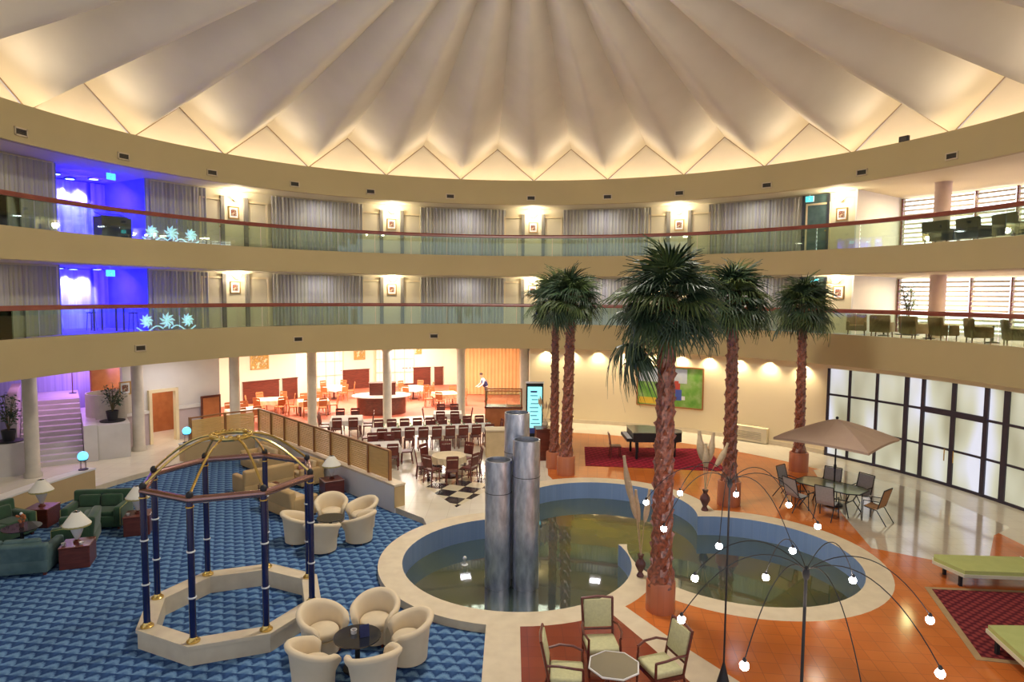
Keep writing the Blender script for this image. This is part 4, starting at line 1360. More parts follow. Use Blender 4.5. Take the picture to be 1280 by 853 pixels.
place(g1, (-13.25, 16.3, CZ), PI*0.42, 'dark green velvet sofa beside the tan wall, at the picture edge', 'green sofas')
g3 = sofa('sofa', 'x', 1.9, 0.95, M['teal'], M['teal'], None, n=2, hb=0.74)
place(g3, (-11.55, 14.55, CZ), PI+0.25, 'slate green sofa seen from behind beside the lamp box')
g4 = sofa('armchair', 'x', 1.05, 0.9, M['green'], M['green'], M['piping'], n=1, cat='armchair')
place(g4, (-11.05, 16.15, CZ), -1.15, 'dark green armchair with gold piping between sofa and lamp box')
rt = low_table('x', r=0.42, h=0.60)
rt.name = 'round_table'
place(rt, (-12.15, 15.75, CZ), 0, 'round dark table with flowers among the green sofas')
fl = thing('flower_arrangement', 'small red and orange flower arrangement on the round dark table', 'flowers', (-12.15, 15.75, CZ+0.60))
MB().lathe([(0.04, 0), (0.055, 0.06), (0.035, 0.12), (0.05, 0.14)], 12).build('vase', M['vase'], fl, True)
fb = MB()
for i in range(14):
    a = i*2.4; r_ = 0.03+0.07*(i/14)
    fb.ball((r_*math.cos(a), r_*math.sin(a), 0.22+0.08*math.cos(i)), 0.032, 6, 4)
fb.build('blossoms', M['orangewood'], fl, True)
MB().ball((0, 0, 0.34), 0.035, 8, 6).build('top_blossom', M['ivory'], fl, True)
# tan seating seen through the gazebo
tn = sofa('sofa', 'x', 1.7, 0.9, M['tan'], M['tanlight'], None, n=2, hb=0.85)
place(tn, (-9.1, 23.4, CZ), -0.75, 'tan sofa against the long slatted screen, farthest from the camera', 'tan sofas')
place(tn, (-8.1, 20.9, CZ), -PI/2-0.75, 'tan sofa seen side-on through the gazebo', 'tan sofas')
place(tn, (-6.55, 18.75, CZ), PI-0.70, 'tan sofa with its back to the tub chairs beyond the gazebo', 'tan sofas')
tc = sofa('armchair', 'x', 0.95, 0.85, M['tan'], M['tanlight'], None, n=1, cat='armchair')
place(tc, (-6.95, 21.6, CZ), -0.75, 'tan armchair before the slatted screen, next to the dark lamp box')
bt = lamp_box('low dark box table among the tan sofas', (-7.5, 19.95, CZ), 0.8, d=(0.6, 0.6, 0.42))
cup('small white cup on the low dark box among the tan sofas', (-7.6, 19.85, CZ+0.447))
def cushion(label, loc, rz, m):
    o = MB().rbox((0, 0, 0), (0.42, 0.14, 0.36), b=0.07, tilt=('X', -0.3), seg=3).build('throw_cushion', m, smooth=True, loc=loc)
    o.rotation_euler = (0, 0, rz)
    tag(o, label, 'cushion')
cushion('rose throw cushion on the side-on tan sofa', (-8.02, 20.55, CZ+0.67), -PI/2-0.75, M['pink'])
cushion('rose throw cushion on the tan armchair before the screen', (-6.98, 21.48, CZ+0.67), -0.75, M['pink'])

# ------------------------------------------------------------------ low walls, slatted screen, globes
pA, pB = Vector((-3.42, 18.72)), Vector((-10.40, 26.00))
dW = (pB-pA).normalized(); nW = Vector((-dW.y, dW.x))
lw = MB().prism([tuple(pA), tuple(pB), tuple(pB-nW*0.34), tuple(pA-nW*0.34)], -0.17, 0.62)
struct(lw.build('wall_low_white', M['white']), 'white low wall under the slatted screen', 'low wall')
e0 = pA-dW*0.02
struct(MB().prism([tuple(pA+nW*0.02-dW*0.03), tuple(pB+nW*0.02), tuple(pB-nW*0.37), tuple(pA-nW*0.37-dW*0.03)], 0.62, 0.68).build('trim_22', M['rim']), 'tan stone coping of the white low wall', 'coping')
struct(MB().box((*(pA-dW*0.012-nW*0.17), 0.3), (0.02, 0.36, 0.62), rz=math.atan2(dW.y, dW.x)).build('trim_23', M['tanwall']), 'tan end face of the white low wall', 'wall end')
sc_ = thing('slatted_screen', 'long golden slatted oak screen standing on the white low wall', 'screen', (pA.x, pA.y, 0.68))
L = (pB-pA).length
s0 = 0.5
def onw(d, off=0.17):
    q = dW*d - nW*off
    return q
ang = math.atan2(dW.y, dW.x)
k = 0
pw = (L-s0)/8
for i in range(9):
    q = onw(s0+pw*i)
    MB().box((q.x, q.y, 0.45), (0.07, 0.09, 0.90), rz=ang).build('post', M['screenpost'], sc_)
for i in range(8):
    q = onw(s0+pw*(i+0.5))
    mb = MB()
    for j in range(13):
        mb.box((q.x, q.y, 0.06+0.066*j), (pw-0.07, 0.025, 0.050 if i else 0.066), rz=ang)
    mb.build('slat_panel', M['screenwood'], sc_)
    MB().box((q.x, q.y, 0.90), (pw, 0.07, 0.045), rz=ang).build('top_rail', M['screenpost'], sc_)
# short side of the screen following the hall
ss = thing('slatted_screen', 'short slatted screen turning from the long screen towards the lobby doorway', 'screen', (pB.x, pB.y, 0.0))
ps = [Vector((pB.x, pB.y)), Vector((-11.25, 25.2)), Vector((-12.1, 24.15))]
for i in range(2):
    a_, b_ = ps[i], ps[i+1]
    c_ = (a_+b_)/2 - ps[0]
    l_ = (b_-a_).length
    an_ = math.atan2((b_-a_).y, (b_-a_).x)
    mb = MB()
    for j in range(12):
        mb.box((c_.x, c_.y, 0.70+0.066*j), (l_-0.07, 0.025, 0.056), rz=an_)
    mb.build('slat_panel', M['screenwood'], ss)
    MB().box((c_.x, c_.y, 1.55), (l_, 0.07, 0.05), rz=an_).build('top_rail', M['screenpost'], ss)
    q = b_-ps[0]
    MB().box((q.x, q.y, 0.79), (0.09, 0.09, 1.58), rz=an_).build('post', M['screenpost'], ss)
struct(MB().arc([(CARPET_R-0.05, -0.17), (CARPET_R+0.30, -0.17), (CARPET_R+0.30, 0.62), (CARPET_R-0.05, 0.62)], -60.5, -48.8).build('wall_low_lobby', M['tanwall']), 'tan low wall under the short slatted screen', 'low wall')
struct(MB().arc([(CARPET_R-0.07, 0.62), (CARPET_R+0.32, 0.62), (CARPET_R+0.32, 0.67), (CARPET_R-0.07, 0.67)], -60.6, -48.8).build('trim_24', M['white']), 'white coping of the low wall under the short screen', 'coping')
struct(MB().arc([(CARPET_R-0.03, -0.17), (CARPET_R+0.32, -0.17), (CARPET_R+0.32, 0.56), (CARPET_R-0.03, 0.56)], -118, -74.3).build('wall_low_tan', M['tanwall'], smooth=True, sharp=30), 'tan panelled low wall behind the green sofas', 'low wall')
struct(MB().arc([(CARPET_R-0.05, 0.56), (CARPET_R+0.36, 0.56), (CARPET_R+0.36, 0.61), (CARPET_R-0.05, 0.61)], -118, -74.2).build('trim_25', M['white']), 'white marble coping of the tan low wall', 'coping')
for l, a, z in (('end of the tan low wall', -75.3, 0.61), ('low wall under the short slatted screen', -59.6, 0.67)):
    g = thing('globe_lamp', 'glowing blue globe lamp on slim legs on the %s' % l, 'lamp', P(a, CARPET_R+0.16, z), group='blue globe lamps')
    MB().lathe([(0.14, 0), (0.14, 0.02), (0.02, 0.03)], 16).build('base', M['black'], g, True)
    for q in range(4):
        th = q*PI/2
        MB().tube([(0.10*math.cos(th), 0.10*math.sin(th), 0.02), (0.09*math.cos(th), 0.09*math.sin(th), 0.30)], 0.008, 6).build('leg', M['bronze'], g)
    MB().lathe([(0.02, 0.29), (0.12, 0.30), (0.15, 0.33)], 16).build('cup', M['black'], g, True)
    MB().ball((0, 0, 0.44), 0.15, 16, 12).build('globe', M['blueglobe'], g, True)

# ------------------------------------------------------------------ cafe furniture
def wood_chair(m, name='cafe_chair'):
    t = thing(name, 'x', 'chair')
    MB().rbox((0, 0, 0.45), (0.42, 0.42, 0.05), b=0.018, seg=1).build('seat', m, t)
    for sx in (-1, 1):
        MB().tube([(sx*0.17, -0.17, 0.43), (sx*0.185, -0.19, 0)], 0.020, 6).build('leg', m, t)
        MB().tube([(sx*0.17, 0.17, 0.43), (sx*0.185, 0.22, 0)], 0.020, 6).build('leg', m, t)
    b = MB()
    for sx in (-1, 1):
        b.tube([(sx*0.18, 0.19, 0.44), (sx*0.185, 0.225, 0.70), (sx*0.19, 0.27, 0.96)], 0.018, 6)
    for z, h in ((0.93, 0.10), (0.70, 0.30)):
        b.box((0, 0.205+(z-0.44)*0.125, z), (0.36, 0.022, h), tilt=('X', -0.12))
    b.build('backrest', m, t)
    return t
wc = wood_chair(M['chairwood'])
oc = wood_chair(M['orangewood'])
def table_leg(name, label, w, d, loc, rz, cloth_m, cloth_label, round_=False, drop=0.22, m=M['chairwood'], group=None):
    t = thing(name, label, 'table', loc, rz, group)
    if round_:
        MB().lathe([(w/2, 0.70), (w/2, 0.735), (0.01, 0.735)], 28).build('table_top', m, t)
        MB().lathe([(0.26, 0), (0.26, 0.03), (0.05, 0.07), (0.05, 0.70), (0.2, 0.71)], 16).build('pedestal', m, t, True)
    else:
        MB().box((0, 0, 0.715), (w, d, 0.04)).build('table_top', m, t)
        for sx in (-1, 1):
            for sy in (-1, 1):
                MB().box((sx*(w/2-0.07), sy*(d/2-0.07), 0.35), (0.06, 0.06, 0.70)).build('leg', m, t)
    # cloth with a softly waved skirt
    mb = MB()
    if round_:
        pts = [(math.cos(a), math.sin(a)) for a in [2*PI*i/48 for i in range(48)]]
        pts = [(x*(w/2+0.012), y*(w/2+0.012)) for x, y in pts]
    else:
        pts = []
        n_ = 12
        cs = [(-w/2, -d/2), (w/2, -d/2), (w/2, d/2), (-w/2, d/2)]
        for i in range(4):
            a_, b_ = Vector(cs[i]), Vector(cs[(i+1) % 4])
            pts += [tuple(a_.lerp(b_, k/n_)*1.012) for k in range(n_)]
    N = len(pts)
    vs = [(x, y, 0.742) for x, y in pts]
    for i, (x, y) in enumerate(pts):
        l_ = math.hypot(x, y)
        o_ = 0.018*math.sin(i*2.2)+0.03
        vs.append((x*(1+o_/l_), y*(1+o_/l_), 0.742-drop*(1+0.12*math.sin(i*1.1))))
    mb.add(vs, [tuple(range(N))] + [(i, (i+1) % N, N+(i+1) % N, N+i) for i in range(N)])
    c = mb.build('tablecloth', cloth_m, loc=loc)
    c.rotation_euler = (0, 0, rz)
    tag(c, cloth_label, 'tablecloth')
    return t
def setting(loc, i, label):
    t = thing('place_setting', label, 'tableware', loc, group='place settings')
    MB().lathe([(0.02, 0), (0.09, 0.005), (0.125, 0.018), (0.12, 0.022), (0.08, 0.012)], 16).build('plate', M['ivory'], t, True)
    MB().lathe([(0.035, 0.0), (0.008, 0.012), (0.008, 0.09), (0.04, 0.13), (0.038, 0.19), (0.034, 0.19), (0.03, 0.13)], 10, (0.16, 0.05, 0)).build('glass', M['glass'], t, True)
    return t
def around(cx_, cy_, n_, rad, chair, label, group, a0=0.0, z=0.0):
    for i in range(n_):
        a = a0+2*PI*i/n_
        x, y = cx_+rad*math.cos(a), cy_+rad*math.sin(a)
        place(chair, (x, y, z), face_to(x, y, cx_, cy_), label, group)
def side_row(c, rz, w, d, nx, chair, label, group, ends=True, ny=1):
    cs, sn = math.cos(rz), math.sin(rz)
    def T(x, y): return (c[0]+x*cs-y*sn, c[1]+x*sn+y*cs)
    for s_ in (-1, 1):
        for i in range(nx):
            x = -w/2+w*(i+0.5)/nx
            X, Y = T(x, s_*(d/2+0.24))
            place(chair, (X, Y, 0), rz + (PI if s_ < 0 else 0), label, group)
        if ends:
            for j in range(ny):
                y = -d/2+d*(j+0.5)/ny
                X, Y = T(s_*(w/2+0.26), y)
                place(chair, (X, Y, 0), rz + (-PI/2 if s_ > 0 else PI/2), label, group)
LR = math.atan2(1.35, 4.85)
LC = (-3.25, 26.75)
table_leg('long_table', 'long cafe table behind the checkered floor', 5.0, 0.95, (*LC, 0), LR, M['cloth'], 'long white tablecloth on the long cafe table')
side_row(LC, LR, 4.9, 0.95, 9, wc, 'dark mahogany cafe chair at the long white-clothed table', 'chairs at the long cafe table')
cs, sn = math.cos(LR), math.sin(LR)
for i in range(9):
    for s_ in (-1, 1):
        x, y = -2.45+0.544*(i+0.5), s_*0.26
        p_ = (LC[0]+x*cs-y*sn, LC[1]+x*sn+y*cs, 0.744)
        if i == 0 and s_ < 0:
            ps_ = setting(p_, 0, 'plate and glass on the long white-clothed cafe table')
        else:
            place(ps_, p_, 0, 'plate and glass on the long white-clothed cafe table', 'place settings')
USED.add('place_setting')
table_leg('round_table', 'round cafe table on the checkered floor', 1.15, 1.15, (-2.15, 22.1, 0), 0, M['creamcloth'], 'cream cloth on the round table on the checkered floor', round_=True)
around(-2.15, 22.1, 8, 0.90, wc, 'dark mahogany chair round the cream-clothed table on the checkered floor', 'chairs round the checkered floor table', 0.2)
table_leg('square_table', 'square cafe table beside the end of the slatted screen', 1.25, 1.0, (-4.75, 23.6, 0), 0.25, M['cloth'], 'white cloth on the square table beside the slatted screen')
side_row((-4.75, 23.6), 0.25, 1.25, 1.0, 2, wc, 'dark mahogany chair at the square table beside the slatted screen', 'chairs beside the slatted screen')
table_leg('square_table', 'square cafe table left of the long table', 1.35, 1.35, (-7.35, 28.6, 0), 0.2, M['cloth'], 'white cloth on the square table left of the long table')
side_row((-7.35, 28.6), 0.2, 1.35, 1.35, 2, wc, 'dark mahogany chair at the square table left of the long one', 'chairs left of the long table', ny=2)
table_leg('square_table', 'square cafe table behind the long table, by the column', 1.3, 1.0, (-3.0, 30.2, 0), 0.1, M['cloth'], 'white cloth on the square table behind the long table')
side_row((-3.0, 30.2), 0.1, 1.3, 1.0, 2, wc, 'dark mahogany chair at the table behind the long one', 'chairs behind the long table')
# restaurant proper
for (x, y), l in (((-12.6, 33.6), 'by the restaurant window on the red floor'), ((-3.7, 36.2), 'before the orange curtain wall'), ((-5.9, 38.6), 'under the tall rear window'), ((-10.6, 38.4), 'between the tall windows')):
    table_leg('dining_table', 'restaurant table %s' % l, 1.3, 1.3, (x, y, 0), 0.4, M['creamcloth'] if y < 37 else M['cloth'], 'cloth on the restaurant table %s' % l, round_=y > 37, drop=0.22)
    around(x, y, 6, 0.96, oc, 'orange wood chair round the table %s' % l, 'chairs %s' % l, 0.3)
table_leg('dining_table', 'restaurant table between the two columns behind the slatted screen', 1.5, 1.0, (-10.3, 33.4, 0), 0.4, M['creamcloth'], 'cream cloth on the table behind the slatted screen', drop=0.22)
side_row((-10.3, 33.4), 0.4, 1.5, 1.0, 2, oc, 'orange wood chair at the table between the screen columns', 'chairs between the screen columns')
table_leg('dining_table', 'small table behind the short slatted screen', 1.4, 0.9, (-12.8, 30.6, 0), 0.7, M['cloth'], 'white cloth on the small table behind the short screen', drop=0.2)
side_row((-12.8, 30.6), 0.7, 1.4, 0.9, 2, oc, 'orange wood chair at the table behind the short screen', 'chairs behind the short screen', ends=False)
# buffet counter
bc = thing('buffet_counter', 'dark curved buffet counter with white top on the red floor', 'counter', (-6.85, 33.9, 0), 0.25)
MB().lathe([(0.85, 0), (0.85, 0.92), (0.02, 0.92)], 28, fn=lambda a, z: 1+0.5*abs(math.cos(a))**3).build('body', M['darkwood'], bc, True)
MB().lathe([(1.02, 0.92), (1.02, 0.97), (0.02, 0.97)], 28, fn=lambda a, z: 1+0.5*abs(math.cos(a))**3).build('counter_top', M['cloth'], bc)
MB().box((0.05, 0.1, 1.28), (1.35, 0.5, 0.62)).build('display_box', M['darkwood'], bc)
MB().box((0.05, 0.1, 1.60), (1.42, 0.56, 0.03)).build('display_shelf', M['darkwood'], bc)
# wainscot panels, curtained windows and pictures on the restaurant walls
def wall_point(i, t):
    p, q = P(*pts[i]), P(*pts[i+1])
    d = (q-p).normalized()
    v = p.lerp(q, t)
    return v, math.atan2(d.y, d.x), Vector((d.y, -d.x, 0))
def on_wall(i, t, z, off=0.05):
    v, an_, nrm = wall_point(i, t)
    return Vector((v.x, v.y, z)) + nrm*off, an_
pts = [(-47.6, 18.1), (-45.6, 24.6), (-38, 24.7), (-31, 25.3), (-28, 27.6), (-20, 28.2), (-10, 28.5), (-8.2, 28.5), (-8.0, 24.0), (2.7, 24.0)]
for i, t_, w_, l in ((2, 0.30, 2.1, 'under the long landscape picture'), (4, 0.72, 1.9, 'left behind the buffet counter'), (5, 0.62, 1.9, 'right of the rear window'), (2, 0.86, 0.9, 'in the corner before the left curtained window'), (5, 0.93, 0.6, 'beside the orange curtain wall')):
    q, an_ = on_wall(i, t_, 0)
    t = thing('wall_panel', 'dark mahogany wainscot panel %s' % l, 'panel', q, an_)
    MB().box((0, 0, 0.62), (w_, 0.08, 1.24)).build('panel', M['darkwood'], t)
    MB().box((0, -0.02, 1.26), (w_+0.06, 0.12, 0.05)).build('cap_rail', M['darkwood'], t)
def window_(nr, i, t_, w_, l):
    q, an_ = on_wall(i, t_, 0, 0.03)
    t = thing('window_%d' % nr, 'tall restaurant window with sheer curtains %s' % l, 'window', q, an_)
    tag(t, kind='structure')
    f_ = MB()
    for x in (-w_/2, w_/2):
        f_.box((x, 0, 1.8), (0.10, 0.08, 3.5))
    for z in (0.15, 3.5):
        f_.box((0, 0, z), (w_, 0.08, 0.10))
    f_.build('window_frame', M['cream'], t)
    c_ = MB()
    n_ = int(w_/0.05)
    vs_ = []
    for k_ in range(n_+1):
        x = -w_/2+0.05+(w_-0.1)*k_/n_
        vs_ += [(x, -0.09-0.02*math.sin(k_*1.3), 0.2), (x, -0.09-0.02*math.sin(k_*1.3), 3.45)]
    c_.add(vs_, [(2*k_, 2*k_+2, 2*k_+3, 2*k_+1) for k_ in range(n_)])
    c_.build('sheer_curtain', M['cloth'], t, True, sharp=80)
    b_ = MB()
    for k_ in range(1, 4):
        b_.box((-w_/2+w_*k_/4, -0.13, 1.8), (0.03, 0.02, 3.3))
    for z in (1.0, 1.9, 2.8):
        b_.box((0, -0.13, z), (w_-0.1, 0.02, 0.03))
    b_.build('glazing_bars', M['ventframe'], t)
window_(2, 1, 0.25, 1.9, 'behind the short screen column')
window_(3, 4, 0.22, 2.3, 'left of the buffet')
window_(4, 5, 0.32, 2.6, 'behind the buffet counter')
def picture(i, t_, z, w_, h_, m, l):
    q, an_ = on_wall(i, t_, z, 0.04)
    t = thing('framed_picture', l, 'picture', q, an_)
    f_ = MB()
    for x in (-w_/2, w_/2):
        f_.box((x, 0, 0), (0.06, 0.05, h_+0.06))
    for zz_ in (-h_/2, h_/2):
        f_.box((0, 0, zz_), (w_+0.06, 0.05, 0.06))
    f_.build('frame', M['gold'], t)
    MB().box((0, 0.005, 0), (w_, 0.02, h_)).build('print', m, t)
picture(2, 0.28, 2.35, 1.0, 0.8, M['print2'], 'landscape picture over the left wainscot panel in the restaurant')
picture(4, 0.80, 2.5, 0.7, 1.1, M['print2'], 'tall yellow picture over the buffet in the restaurant')
picture(5, 0.62, 2.6, 0.65, 0.75, M['print2'], 'small picture over the wainscot right of the rear window')
picture(8, 0.86, 2.4, 0.25, 1.1, M['print2'], 'narrow picture on the orange wall near the palm court')
q0, an0 = on_wall(8, 0.42, 0, 0.02)
t = thing('drapery', 'tall orange curtain on the restaurant wall behind the waiter', 'curtain', q0, an0)
vs_ = []
for k_ in range(81):
    x = -1.7+3.4*k_/80
    vs_ += [(x, -0.06-0.03*math.sin(k_*1.2), 0.03), (x, -0.06-0.03*math.sin(k_*1.2), 3.4)]
MB().add(vs_, [(2*k_, 2*k_+2, 2*k_+3, 2*k_+1) for k_ in range(80)]).build('fabric', mat('orange_drape', (0.66, 0.38, 0.16), 0.8, scale=1), t, True, sharp=80)
MB().tube([(-1.8, -0.08, 3.42), (1.8, -0.08, 3.42)], 0.03, 8).build('curtain_rod', M['darkwood'], t)

# standing waiter in the restaurant
def person():
    wt = thing('person', 'waiter in white shirt and navy waistcoat bending forward on the red floor', 'person', (-1.50, 37.7, 0), -1.2)
    me = bpy.data.meshes.new('body')
    J = {'pel': (0, 0, 0.92), 'wai': (0, -0.03, 1.06), 'che': (0, -0.16, 1.28), 'nec': (0, -0.25, 1.44), 'hea': (0, -0.30, 1.55), 'crn': (0, -0.33, 1.66),
         'hl': (0.09, 0, 0.88), 'kl': (0.10, -0.03, 0.48), 'al': (0.10, 0.02, 0.09), 'tl': (0.11, -0.14, 0.04), 'hr': (-0.09, 0, 0.88), 'kr': (-0.10, 0.04, 0.48), 'ar': (-0.10, 0.10, 0.09), 'tr': (-0.11, -0.06, 0.04),
         'sl': (0.18, -0.18, 1.36), 'el': (0.23, -0.26, 1.10), 'wl': (0.19, -0.44, 0.96), 'pl': (0.17, -0.51, 0.93), 'sr': (-0.18, -0.18, 1.36), 'er': (-0.23, -0.26, 1.10), 'wr': (-0.19, -0.44, 0.96), 'pr': (-0.17, -0.51, 0.93)}
    Rr = {'pel': 0.13, 'wai': 0.12, 'che': 0.14, 'nec': 0.055, 'hea': 0.085, 'crn': 0.075, 'hl': 0.085, 'kl': 0.06, 'al': 0.042, 'tl': 0.035, 'sl': 0.06, 'el': 0.043, 'wl': 0.03, 'pl': 0.026}
    names = list(J)
    E_ = [('pel', 'wai'), ('wai', 'che'), ('che', 'nec'), ('nec', 'hea'), ('hea', 'crn')]
    for s_ in 'lr':
        E_ += [('pel', 'h'+s_), ('h'+s_, 'k'+s_), ('k'+s_, 'a'+s_), ('a'+s_, 't'+s_), ('che', 's'+s_), ('s'+s_, 'e'+s_), ('e'+s_, 'w'+s_), ('w'+s_, 'p'+s_)]
    # five short fingers on each hand
    for s_, sg in (('l', 1), ('r', -1)):
        px_, py_, pz_ = J['p'+s_]
        for q, (dx, dy, dz) in enumerate(((0.03, -0.07, -0.02), (0.012, -0.085, -0.025), (-0.008, -0.085, -0.028), (-0.026, -0.07, -0.028), (-0.045, -0.03, 0.01))):
            nme = 'f%d%s' % (q, s_)
            J[nme] = (px_+sg*dx, py_+dy, pz_+dz); names.append(nme)
            E_.append(('p'+s_, nme))
            Rr[nme[:-1]+'l'] = 0.009
    me.from_pydata([J[n_] for n_ in names], [(names.index(a), names.index(b)) for a, b in E_], [])
    o = bpy.data.objects.new('body', me)
    COL.objects.link(o)
    o.parent = wt
    md = o.modifiers.new('skin', 'SKIN')
    if not me.skin_vertices:
        bm = bmesh.new(); bm.from_mesh(me); bm.verts.layers.skin.verify(); bm.to_mesh(me); bm.free()
    for i, n_ in enumerate(names):
        key = n_ if n_ in Rr else n_[:-1]+'l'
        me.skin_vertices[0].data[i].radius = (Rr[key],)*2
    me.skin_vertices[0].data[0].use_root = True
    o.modifiers.new('sub', 'SUBSURF').levels = 1
    o.modifiers['sub'].render_levels = 2
    m_, nt, b, _ = newmat('waiter_body')
    tcn = nt.nodes.new('ShaderNodeTexCoord'); sp = nt.nodes.new('ShaderNodeSeparateXYZ')
    nt.links.new(tcn.outputs['Object'], sp.inputs[0])
    rr = nt.nodes.new('ShaderNodeValToRGB')
    rr.color_ramp.interpolation = 'CONSTANT'
    e = rr.color_ramp.elements
    e[0].position, e[0].color = 0.0, (0.02, 0.02, 0.03, 1)
    e[1].position, e[1].color = 0.50, (0.75, 0.72, 0.70, 1)
    x = e.new(0.79); x.color = (0.45, 0.25, 0.16, 1)
    nt.links.new(math_node(nt, 'MULTIPLY', sp.outputs[2], 1/1.8), rr.inputs[0])
    nt.links.new(rr.outputs[0], b.inputs['Base Color'])
    me.materials.append(m_)
    MB().ball((0, -0.30, 1.665), (0.095, 0.105, 0.075), 14, 8).build('hair', M['hair'], wt, True)
    MB().lathe([(0.155, -0.18), (0.165, 0.0), (0.175, 0.12), (0.11, 0.24)], 18, caps=False).build('waistcoat', M['vest'], wt, True)
    v = wt.children[-1]
    v.matrix_local = Matrix.Translation((0, -0.09, 1.12)) @ Matrix.Rotation(0.42, 4, 'X')
    hd = MB()
    hd.ball((0, -0.405, 1.60), (0.014, 0.022, 0.018), 8, 5)
    hd.build('nose', M['skin'], wt, True)
person()

# ------------------------------------------------------------------ totem, host stands
tt = thing('sign_totem', 'lit teal sign totem on a dark foot beside the palm pair', 'sign', (0.98, 27.2, 0), 0.03)
MB().lathe([(0.38, 0), (0.38, 0.05), (0.30, 0.08)], 24, fn=lambda a, z: 1-0.45*abs(math.sin(a))).build('foot', M['black'], tt, True)
MB().box((0, 0.02, 1.33), (0.72, 0.16, 2.5)).build('body', M['black'], tt)
MB().box((0, -0.065, 1.55), (0.60, 0.02, 1.75)).build('screen', emis('teal_screen', (0.30, 0.86, 0.88), 1.1), tt)
MB().box((0, -0.065, 0.55), (0.60, 0.02, 0.22)).build('lower_band', M['bluepaint'], tt)
MB().box((0, 0.0, 2.60), (0.78, 0.20, 0.05)).build('cap', M['ivory'], tt)
tx = MB()
rnd = random.Random(4)
for i in range(9):
    z = 2.22-0.17*i
    for j in range(1 if i else 1):
        w_ = rnd.uniform(0.24, 0.42)
        tx.box((rnd.uniform(-0.05, 0.05), -0.078, z), (w_, 0.008, 0.035 if i else 0.08))
tx.build('text_lines', M['bluepaint'], tt)
db = thing('display_cabinet', 'orange brown cabinet with glass display top behind the totem', 'cabinet', (-0.35, 28.9, 0), 0.0)
MB().box((0, 0, 0.62), (1.65, 0.7, 1.24)).build('body', M['darkwood'] if False else M['orangewood'], db)
MB().box((0, 0, 1.28), (1.70, 0.75, 0.06)).build('counter_top', M['darkwood'], db)
f_ = MB()
for sx in (-1, 1):
    for sy in (-1, 1):
        f_.box((sx*0.80, sy*0.33, 1.65), (0.06, 0.06, 0.72))
f_.box((0, -0.33, 2.02), (1.66, 0.05, 0.06)).box((0, 0.33, 2.02), (1.66, 0.05, 0.06))
f_.build('frame', M['screenpost'], db)
MB().box((0, -0.34, 1.65), (1.55, 0.012, 0.66)).build('glass_front', M['glass'], db)
hs = thing('reception_stand', 'tan stone box stand between the cafe and the steel cylinders', 'stand', (-0.62, 25.0, 0), 0.1)
MB().box((0, 0, 0.52), (0.74, 0.6, 1.04)).build('body', M['tanlight'], hs)
MB().box((0, 0, 1.06), (0.80, 0.66, 0.05)).build('top', M['rim'], hs)
hc = thing('host_stand', 'dark mahogany cabinet beside the front palm of the pair', 'cabinet', (1.30, 24.6, 0), 0.1)
MB().box((0, 0, 0.58), (0.72, 0.62, 1.16)).build('body', M['darkwood'], hc)
MB().box((0, 0, 1.19), (0.80, 0.70, 0.06)).build('top', M['darkwood'], hc)
dp = thing('dried_arrangement', 'tall dried grass arrangement on the dark mahogany cabinet', 'dried plants', (1.30, 24.6, 1.22))
MB().lathe([(0.07, 0), (0.12, 0.12), (0.08, 0.24), (0.10, 0.27)], 14).build('vase', M['rim'], dp, True)
for i in range(7):
    a = i*2.4
    e = Vector((0.28*math.cos(a), 0.16*math.sin(a), 1.0+0.14*math.sin(i*1.7)))
    st = MB().tube([(0, 0, 0.22), tuple(e*0.5+Vector((0, 0, 0.12))), tuple(e)], 0.006, 5).build('stalk', M['stalk'], dp)
    MB().tube([tuple(e*0.62+Vector((0, 0, 0.12))), tuple(e*0.85+Vector((0, 0, 0.06))), tuple(e+Vector((0, 0, 0.08)))], [0.01, 0.05, 0.008], 7).build('plume', M['plume'], st, True)

# ------------------------------------------------------------------ pampas vases on the pond rim
def pampas(label, x, y, hv, plumes):
    t = thing('pampas_vase', label, 'vase', (x, y, 0), group='pampas vases')
    MB().lathe([(0.08*hv/.5, 0), (0.085*hv/.5, 0.02), (0.045*hv/.5, 0.10*hv/.5), (0.12*hv/.5, 0.26*hv/.5), (0.11*hv/.5, 0.33*hv/.5), (0.045*hv/.5, 0.42*hv/.5), (0.075*hv/.5, hv), (0.06*hv/.5, hv-0.01)], 20).build('vase_body', M['vase'], t, True)
    for dx, dy, h, w in plumes:
        e = Vector((dx, dy, h))
        m1 = Vector((dx*0.30, dy*0.3, hv+(h-hv)*0.42))
        st = MB().tube([(0, 0, hv-0.1), tuple(m1), tuple(Vector((dx*0.75, dy*0.75, hv+(h-hv)*0.8)))], 0.010, 6).build('stalk', M['stalk'], t)
        b0 = Vector((dx*0.45, dy*0.45, hv+(h-hv)*0.50))
        pl_ = MB()
        pts_, rs_ = [], []
        for i in range(9):
            u = i/8
            p_ = b0.lerp(e, u) + Vector((dx*0.06*math.sin(u*PI), 0, 0))
            pts_.append(p_)
            rs_.append(w*(math.sin(min(1, u*1.15+0.08)*PI*0.88)**0.7)*(1-0.3*u)+0.004)
        pl_.tube(pts_, rs_, 9)
        pl_.build('plume', M['plume'], st, True)
pampas('dark vase with pampas plumes on the pond rim beside the front palm', 2.93, 14.18, 0.5, ((-0.42, 0.0, 2.75, 0.085), (-0.12, 0.12, 1.95, 0.08), (0.16, 0.0, 2.0, 0.07), (-0.30, -0.1, 2.2, 0.07)))
pampas('dark red urn with pampas plumes on the rim behind the pond', 5.72, 18.72, 0.62, ((-0.20, 0.1, 2.35, 0.13), (-0.02, 0.0, 2.0, 0.12), (0.22, 0.1, 2.3, 0.11), (0.62, 0.0, 2.02, 0.10)))

